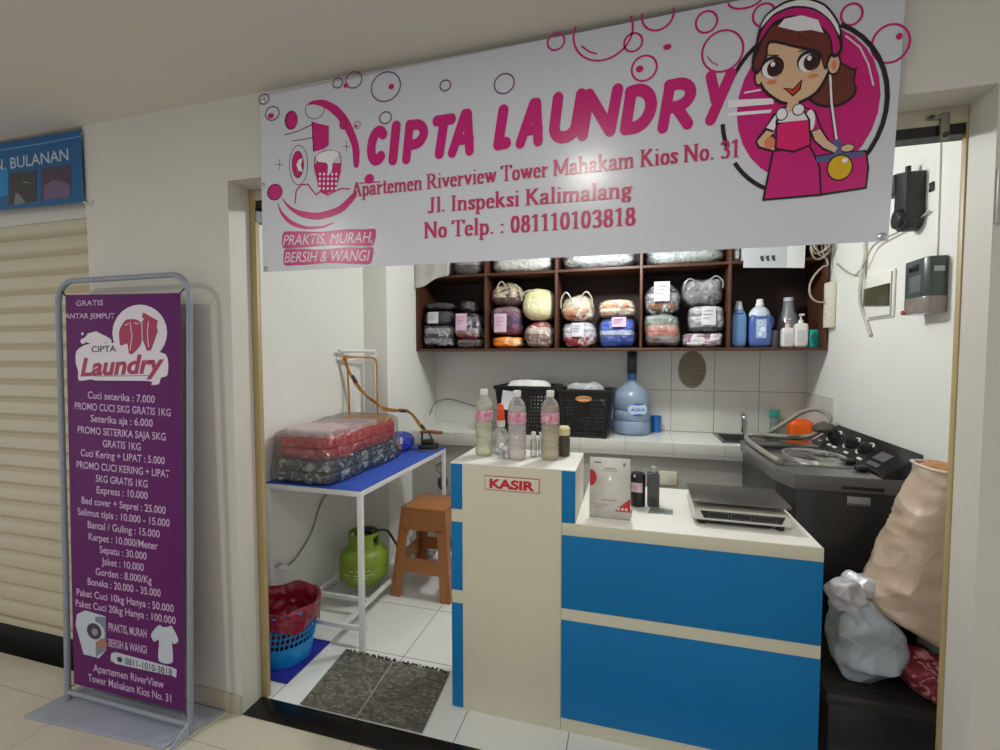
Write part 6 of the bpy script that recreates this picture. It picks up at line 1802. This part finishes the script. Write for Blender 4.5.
vs = [(1.000, 2.252, 0.925), (1.000, 3.056, 0.925), (1.140, 3.056, 0.925), (1.140, 2.252, 0.925), (1.006, 2.252, 0.938), (1.006, 3.056, 0.938), (1.140, 3.056, 1.040), (1.140, 2.252, 1.036)]
b.add(vs, [(0, 1, 2, 3), (7, 6, 5, 4), (0, 4, 5, 1), (1, 5, 6, 2), (2, 6, 7, 3), (3, 7, 4, 0)])
b.build('control_panel', mat('panel_black', '#1b1b1d', 0.25, coat=0.4), wm, world=True)
nv = Vector((-(0.102), 0, 0.134)).normalized(); uv = Vector((0, -1, 0)); sv = Vector((0.134, 0, 0.102)).normalized()
def pp(y, s, d=0.0):
    return Vector((1.006, y, 0.938)) + sv * s + nv * d
for y in (2.93, 2.72, 2.58):
    b = MB(); b.cyl(pp(y, .09, 0), pp(y, .09, .012), 0.034, 0.032, 24); b.cyl(pp(y, .09, .010), pp(y, .09, .026), 0.018, 0.015, 20); kn = b.build('knob', black_plastic, wm, world=True)
    b = MB(); ring = [pp(y, .09, .012) + uv * 0.040 * math.cos(t_) + sv * 0.040 * math.sin(t_) - nv * 0.008 for t_ in [PI * 1.35 * i / 18 + 0.6 for i in range(19)]]
    b.tube(ring, 0.0035, 6); b.build('dial_ring', white_plastic, kn, world=True)
b = MB()
for y in (3.0, 2.86, 2.80, 2.66, 2.52):
    b = MB(); b.box(-0.022, 0.022, -0.006, 0.006, 0, 0.0012, M=frame(pp(y, .030), uv, sv, 0.0008)); b.build('panel_mark', mat('panel_white_print', '#cfcfd0', 0.4), wm, world=True)
for y, s_, hx_, hy_ in ((2.41, .085, .05, .024), (2.40, .035, .05, .010)):
    b = MB(); b.box(-hx_, hx_, -hy_, hy_, 0, 0.0012, M=frame(pp(y, s_), uv, sv, 0.0008)); b.build('panel_plate', mat('panel_grey_print', '#5a5a5e', 0.3), wm, world=True)
# wash lid and spin lid
b = MB(); b.box(0.668, 0.985, 2.80, 3.035, 0.930, 0.945, bev=0.006); b.box(0.70, 0.955, 2.795, 2.81, 0.936, 0.952, bev=0.003); b.build('wash_lid', mat('smoke_lid', '#3a3836', 0.15, coat=0.6), wm, world=True)
b = MB(); b.box(0.676, 0.99, 2.40, 2.785, 0.929, 0.935, bev=0.003); b.build('spin_deck', mat('deck_well', '#565450', 0.25, coat=0.4), wm, world=True)
b = MB(); b.lathe([(0.0, 0.012), (0.11, 0.012), (0.128, 0.006), (0.138, 0.0)], 48, Matrix.Translation((0.868, 2.60, 0.935)) @ Matrix.Diagonal((0.92, 1.18, 1, 1))); b.build('spin_lid', mat('spin_lid_smoke', '#4a4743', 0.12, coat=0.8), wm, world=True)
b = MB(); b.lathe([(0.124, 0.0), (0.129, 0.014), (0.144, 0.015), (0.150, 0.0), (0.124, 0.0)], 48, Matrix.Translation((0.868, 2.60, 0.935)) @ Matrix.Diagonal((0.92, 1.18, 1, 1)), cap=False); b.build('lid_ring', mat('ring_silver', '#b9b8b4', 0.2, metal=0.7), wm, world=True)
for y in (2.49, 2.36):
    b = MB(); b.blob(0.975, y, 0.946, 0.028, 0.022, 0.014, p=3, res=5); b.build('latch', black_plastic, wm, world=True)
b = MB(); b.box(0.86, 1.01, 2.2465, 2.249, 0.876, 0.890, bev=0.001); b.build('grip_recess', mat('recess_dark', '#161617', 0.5), wm, world=True)
b = MB(); b.box(0.885, 0.968, 2.2590, 2.2615, 0.808, 0.845, bev=0.001)
b.mi = 1; b.box(0.888, 0.965, 2.2583, 2.2592, 0.8105, 0.815)
b.build('badge', [mat('badge_silver', '#9fa3a6', 0.3, metal=0.4), mat('badge_dark', '#3c3d40', 0.4)], wm, world=True)

hs = thing('drain_hose', 'grey drain hose arching over the washing machine top', 'hose', (0.8, 3.0, 0.95))
b = MB()
P = [(0.668, 2.40, 0.946), (0.655, 2.62, 0.946), (0.652, 2.86, 0.948), (0.665, 3.03, 0.955), (0.75, 3.06, 0.962), (0.88, 3.02, 0.965), (1.00, 3.00, 0.985), (1.085, 3.03, 1.060), (1.09, 3.08, 1.10), (1.045, 3.12, 1.118), (0.985, 3.14, 1.098), (0.92, 3.15, 1.045), (0.85, 3.17, 0.985), (0.80, 3.20, 0.940), (0.76, 3.30, 0.90)]
b.tube(P, 0.013, 12, smooth=6)
b.build('ribbed_hose', mat('hose_grey', '#8f8a80', 0.5, vary=0.1), hs, world=True)
b = MB(); b.tube([(1.05, 2.95, 1.02), (1.0, 3.02, 0.985), (0.9, 3.0, 0.975), (0.80, 3.09, 0.955), (0.78, 3.16, 0.96)], 0.005, 8, smooth=5); b.build('power_cord', mat('cord_grey', '#6b675f', 0.5), hs, world=True)
t = thing('cloth', 'small dark olive cloth lying on the back of the washing machine panel', 'cloth', (1.045, 2.965, 0.975))
b = MB(); b.blob(1.05, 3.0, 1.025, 0.055, 0.07, 0.028, p=2.3, amp=0.016, freq=14, seed=12, res=9); b.build('crumpled_cloth', mat('olive_cloth', '#4b4a40', 0.85, bump=0.3, bscale=30), t, world=True, angle=0)

# ------------------------------------------------------------------ sacks and bundle behind the right end
ch = thing('storage_chest', 'black plastic chest on the floor behind the right end of the counter', 'chest', (0.93, 2.0, 0))
b = MB(); b.box(0.665, 1.135, 1.79, 2.19, 0.0, 0.245, bev=0.012); b.build('body', mat('chest_black', '#1a1919', 0.45), ch, world=True)
b = MB(); b.box(0.655, 1.142, 1.78, 2.20, 0.245, 0.288, bev=0.012); b.box(0.70, 1.10, 1.83, 2.15, 0.288, 0.292, bev=0.002); b.build('lid', mat('chest_lid', '#222120', 0.4), ch, world=True)

def crumple(w, f, s):
    return noise.noise(Vector(w) * f + Vector((s, s * 2, s * 3)))
sk = thing('laundry_sack', 'tall beige plastic sack leaning to the right on the chest, brown paper at its mouth', 'sack', (1.0, 1.98, 0.42))
b = MB()
NL, NA = 40, 48
levels = []
vs = []; fs = []
def sec(t):
    lx = 0.822 + 0.172 * t
    rx = min(lx + 0.33 - 0.03 * t, 1.154)
    return (lx + rx) / 2, (rx - lx) / 2
for k in range(NL + 1):
    t = k / NL
    cx, rx = sec(t)
    ry = 0.150 - 0.045 * t
    close = min(1.0, (t / 0.05) ** 0.5) if t < 0.05 else 1.0
    for i in range(NA):
        a = 2 * PI * i / NA
        bulge = 1 + 0.02 * math.sin(3 * a + 5 * t)
        sx = math.copysign(abs(math.cos(a)) ** 0.8, math.cos(a)); sy = math.copysign(abs(math.sin(a)) ** 0.8, math.sin(a))
        x = cx + rx * sx * (0.55 + 0.45 * close)
        y = 1.985 + ry * sy * bulge * (0.4 + 0.6 * close)
        z = 0.538 + 0.525 * t - 0.52 * (x - 0.822) * (1 - 0.85 * t)
        n = 0.008 * crumple((x, y, z * 2.2), 7, 3) + 0.007 * (0.5 - 2 * abs(crumple((x + z * 0.8, y, z - x * 0.8), 13, 5))) + 0.004 * (0.5 - 2 * abs(crumple((x, y, z * 1.5), 30, 9)))
        x = min(x + n * sx, 1.157); y = y + n * sy
        vs.append((x, y, z))
for k in range(NL):
    for i in range(NA):
        j = (i + 1) % NA
        fs.append((k * NA + i, k * NA + j, (k + 1) * NA + j, (k + 1) * NA + i))
fs.append(tuple(range(NA - 1, -1, -1)))
b.add(vs, fs)
sack_m = mat('sack_beige', '#cbb7a3', 0.42, coat=0.4, crumple=0.55, cscale=9, vary=0.12, vscale=7, dark='#bda690')
o = b.build('sack_body', sack_m, sk, world=True, angle=0)
b = MB()
top = vs[-NA:]
rim = [Vector(p) for p in top]
b.tube(rim, 0.006, 8, closed=True)
b.build('mouth_rim', mat('sack_rim', '#d6c3b2', 0.35, coat=0.4), sk, world=True, angle=0)
b = MB()
cx = sum(p[0] for p in top) / NA; cy = sum(p[1] for p in top) / NA; cz = sum(p[2] for p in top) / NA
b.blob(cx, cy, cz - 0.02, 0.066, 0.086, 0.045, p=2.5, amp=0.026, freq=18, seed=4, res=11)
b.build('brown_paper', mat('kraft_paper', '#c08d5c', 0.75, vary=0.2, vscale=20), sk, world=True, angle=0)

t = thing('plastic_bag', 'knotted pale grey-white plastic bag on the black chest left of the beige sack', 'bag', (0.815, 1.955, 0.294))
b = MB()
def bagf(w, q):
    t_ = max(0, q.z)
    return Vector((w.x * (1 - 0.42 * t_ * t_) - 0.055 * t_ * t_, w.y * (1 - .35 * t_ * t_), w.z))
b.blob(0.825, 1.93, 0.293 + 0.135, 0.098, 0.115, 0.142, p=2.8, amp=0.016, freq=9, seed=2, res=24, shape=bagf, ridge=0.030)
b.v = [(v[0], v[1], max(v[2], 0.2935)) for v in b.v]
wbag = mat('white_bag_film', '#b3bcc8', 0.4, coat=0.6, crumple=0.9, cscale=11, vary=0.10, vscale=9)
b.build('bag_body', wbag, t, world=True, angle=0)
b = MB(); b.blob(0.752, 1.90, 0.565, 0.046, 0.045, 0.058, p=2.2, amp=0.022, freq=14, seed=6, res=16, ridge=0.03)
b.build('knot', mat('bag_knot_film', '#c9c8d2', 0.4, coat=0.6, crumple=0.9, cscale=18), t, world=True, angle=0)
b = MB(); b.blob(0.832, 1.99, 0.590, 0.070, 0.06, 0.038, p=2.4, amp=0.012, freq=14, seed=8, res=14, ridge=0.018)
b.build('top_fold', mat('bag_fold_film', '#d3d6dc', 0.4, coat=0.6, crumple=0.9, cscale=16), t, world=True, angle=0)
t = thing('cloth_bundle', 'dark red floral cloth bundle under the beige sack on the chest', 'cloth', (1.04, 1.93, 0.294))
b = MB(); b.blob(1.03, 1.87, 0.293 + 0.062, 0.125, 0.085, 0.066, p=2.6, amp=0.016, freq=12, seed=11, res=20, ridge=0.022)
b.v = [(min(v[0], 1.15), v[1], max(v[2], 0.2935)) for v in b.v]
b.build('floral_cloth', layered_mat('red_floral', ['#7d2030', '#8f2c3c', '#7a1e2d'], '#c98a90', coat=0.0, speckscale=30), t, world=True, angle=0)

# ------------------------------------------------------------------ right wall
em = thing('electricity_meter', 'dark green-grey electricity meter on the right wall near the door jamb', 'meter', (RX, 2.25, 1.7))
b = MB(); b.prism([(1.092, 2.335), (1.090, 2.20), (1.102, 2.178), (1.158, 2.178), (1.158, 2.335)], 1.668, 1.822, bev=0.006)
b.build('case', mat('meter_case', '#3f4a48', 0.35, coat=0.2), em, world=True)
b = MB(); b.prism([(1.089, 2.330), (1.087, 2.198), (1.10, 2.177), (1.158, 2.177), (1.158, 2.330)], 1.604, 1.671, bev=0.006); b.build('terminal_cover', mat('meter_cover', '#8b7f78', 0.25, coat=0.6), em, world=True)
b = MB(); b.box(1.0885, 1.0915, 2.235, 2.300, 1.775, 1.800, bev=0.0008); b.build('display_window', mat('meter_lcd', '#1c1e1a', 0.15), em, world=True)
b = MB(); b.box(1.112, 1.146, 2.1765, 2.1785, 1.762, 1.782, bev=0.0006); b.build('sticker', mat('meter_label', '#aab0ae', 0.4), em, world=True)
b = MB(); b.box(1.0885, 1.0915, 2.215, 2.295, 1.690, 1.755, bev=0.0008); b.build('keypad', mat('meter_keypad', '#5c6764', 0.4), em, world=True)
b = MB(); b.cyl((1.092, 2.325, 1.615), (1.082, 2.325, 1.615), 0.010); b.build('seal', mat('seal_red', '#b0463c', 0.4), em, world=True)
b = MB(); b.tube([(1.155, 2.25, 1.82), (1.156, 2.25, 1.9), (1.156, 2.26, 2.4)], 0.004, 8); b.build('conduit', mat('wall_white_cable', '#e6e4de', 0.5), em, world=True)

dv = thing('wall_device', 'black wall-mounted device with a round drum near the banner edge on the right wall', 'device', (RX, 2.4, 2.08))
b = MB(); b.prism([(2.345, 2.20), (2.44, 2.225)] + [(2.3925 + 0.0475 * math.cos(PI * k_ / 10), 2.015 - 0.052 * math.sin(PI * k_ / 10)) for k_ in range(11)], 1.092, 1.159, Matrix(((0, 0, 1, 0), (1, 0, 0, 0), (0, 1, 0, 0), (0, 0, 0, 1))), bev=0.008)
b.box(1.085, 1.13, 2.43, 2.51, 2.135, 2.222, bev=0.008); b.build('case', mat('device_black', '#26282b', 0.4), dv, world=True)
b = MB(); b.cyl((1.095, 2.3925, 2.018), (1.078, 2.3925, 2.018), 0.043, 0.040, 32); b.build('drum', mat('device_drum', '#1f2124', 0.35), dv, world=True)
b = MB(); b.cyl((1.0785, 2.3925, 2.018), (1.073, 2.3925, 2.018), 0.026, 0.022, 28); b.build('lens', mat('device_lens', '#3b3e42', 0.2, coat=0.5), dv, world=True)
b = MB(); b.cyl((1.12, 2.40, 2.215), (1.12, 2.40, 2.238), 0.010); b.build('knob', black_plastic, dv, world=True)
pl = thing('wall_plate', 'tiny black plate on the right wall beside the black drum device', 'plate', (RX, 2.302, 2.115))
b = MB(); b.box(1.152, 1.1595, 2.290, 2.315, 2.098, 2.135, bev=0.002); b.build('plate', black_plastic, pl, world=True)
b = MB(); b.box(1.149, 1.153, 2.297, 2.308, 2.108, 2.125, bev=0.001); b.build('button', dark_plastic, pl, world=True)

bx = thing('breaker_box', 'white framed breaker box with a dark smoked cover on the right wall', 'breaker box', (RX, 2.68, 1.72))
b = MB(); b.box(1.150, 1.1595, 2.545, 2.82, 1.615, 1.835, bev=0.004); b.build('frame', white_plastic, bx, world=True)
b = MB()
b.add([(1.149, 2.575, 1.772), (1.149, 2.815, 1.775), (1.149, 2.815, 1.690), (1.149, 2.575, 1.668), (1.142, 2.575, 1.772), (1.142, 2.815, 1.775), (1.142, 2.815, 1.690), (1.142, 2.575, 1.668)],
      [(0, 1, 2, 3), (7, 6, 5, 4), (0, 4, 5, 1), (1, 5, 6, 2), (2, 6, 7, 3), (3, 7, 4, 0)])
b.build('smoked_cover', mat('smoked_olive', '#57533f', 0.25, vary=0.3, vscale=14, coat=0.4), bx, world=True)
b = MB()
for p, q in (((2.56, 1.825), (2.56, 1.625)), ((2.56, 1.625), (2.76, 1.625))):
    b.cyl((1.148, *p), (1.148, *q), 0.004, n=8)
b.build('frame_shadow_gap', mat('gap_grey', '#a3a19b', 0.6), bx, world=True)

ex = thing('extension_socket', 'cream extension socket strip hanging at the right end of the shelf', 'extension socket', (1.13, 3.23, 1.73))
b = MB(); b.box(1.118, 1.158, 3.185, 3.262, 1.600, 1.870, bev=0.006); b.build('strip', cream_plastic, ex, world=True)
for z in (1.65, 1.71, 1.77, 1.83):
    b = MB(); b.cyl((1.1185, 3.222, z), (1.1165, 3.222, z), 0.017); b.mi = 1; b.cyl((1.1166, 3.232, z), (1.1160, 3.232, z), 0.003); b.cyl((1.1166, 3.212, z), (1.1160, 3.212, z), 0.003); b.build('outlet', [white_plastic, black_plastic], ex, world=True)
wire_m = mat('cord_beige', '#a59f90', 0.5)
cd = thing('power_cord', 'tangled grey cords looping from the ceiling side to the extension socket', 'cord', (1.1, 3.24, 1.9))
b = MB()
b.tube([(1.10, 3.255, 2.38), (1.095, 3.25, 2.10), (1.13, 3.245, 1.985), (1.10, 3.24, 1.965), (1.06, 3.235, 1.92), (1.035, 3.235, 1.86), (1.04, 3.235, 1.795), (1.08, 3.235, 1.757), (1.135, 3.235, 1.755)], 0.0055, 8, smooth=6)
rnd = random.Random(3)
for k in range(4):
    cx_, cz_ = 1.085 + rnd.uniform(-.02, .03), 2.06 + rnd.uniform(-.04, .05)
    rr = rnd.uniform(.045, .075)
    b.tube([(cx_ + rr * .75 * math.cos(a), 3.235 - 0.012 * k + 0.01 * math.sin(3 * a), cz_ + rr * math.sin(a)) for a in [2 * PI * i / 20 for i in range(20)]], 0.005, 8, closed=True)
b.build('cord_loops', wire_m, cd, world=True)
c2 = thing('wall_cable', 'white cable running down the right wall past the breaker box', 'cable', (1.15, 2.8, 1.8))
b = MB(); b.tube([(1.153, 2.86, 2.39), (1.152, 2.84, 2.05), (1.152, 2.832, 1.952), (1.140, 2.835, 1.843), (1.138, 2.835, 1.715), (1.152, 2.80, 1.614), (1.152, 2.745, 1.535)], 0.010, 8, smooth=5); b.build('sheath', mat('cable_white', '#bdb8ae', 0.5), c2, world=True)
c3 = thing('wall_cable', 'thin grey cable sagging on the right wall from banner edge to the shelf cords', 'cable', (1.15, 2.7, 1.9))
b = MB(); b.tube([(1.150, 2.30, 2.02), (1.140, 2.45, 1.99), (1.135, 2.704, 1.975), (1.135, 2.80, 1.90), (1.145, 2.92, 1.865), (1.150, 3.06, 1.91), (1.148, 3.17, 1.97)], 0.004, 8, smooth=5); b.build('sheath', wire_m, c3, world=True)
# cable and water pipe on the left wall, wire along the back wall
c4_ = thing('wall_cable', 'grey cable hanging on the left wall under the blue table', 'cable', (-1.775, 2.3, 0.5))
b = MB(); b.tube([(-1.774, 2.52, 0.72), (-1.772, 2.42, 0.62), (-1.774, 2.33, 0.545), (-1.774, 2.246, 0.41), (-1.772, 2.12, 0.325), (-1.772, 2.04, 0.305)], 0.006, 8, smooth=5); b.build('sheath', mat('cable_grey', '#8f918e', 0.5), c4_, world=True)
wp = thing('water_pipe', 'short white pipe stub with a valve low on the left wall', 'pipe', (-1.775, 2.0, 0.31))
b = MB(); b.cyl((-1.779, 2.02, 0.312), (-1.735, 2.02, 0.312), 0.013); b.tube([(-1.745, 2.02, 0.312), (-1.742, 1.99, 0.318), (-1.742, 1.95, 0.352)], 0.009, 10, smooth=3); b.build('elbow', white_plastic, wp, world=True)
b = MB(); b.box(-1.755, -1.735, 1.93, 1.975, 0.352, 0.362, bev=0.003); b.build('valve_lever', mat('valve_grey', '#a9aba8', 0.4), wp, world=True)
bw = thing('wall_cable', 'thin grey wire running along the back wall below the shelf', 'cable', (-1.4, 3.62, 1.04))
b = MB(); b.tube([(-1.59, 3.50, 0.95), (-1.59, 3.62, 1.03), (-1.50, 3.628, 1.062), (-1.42, 3.628, 1.058), (-1.25, 3.628, 1.015), (-1.0, 3.628, 0.985), (-0.7, 3.628, 0.98)], 0.005, 8, smooth=5); b.build('sheath', mat('cable_grey', '#8f918e', 0.5), bw, world=True)
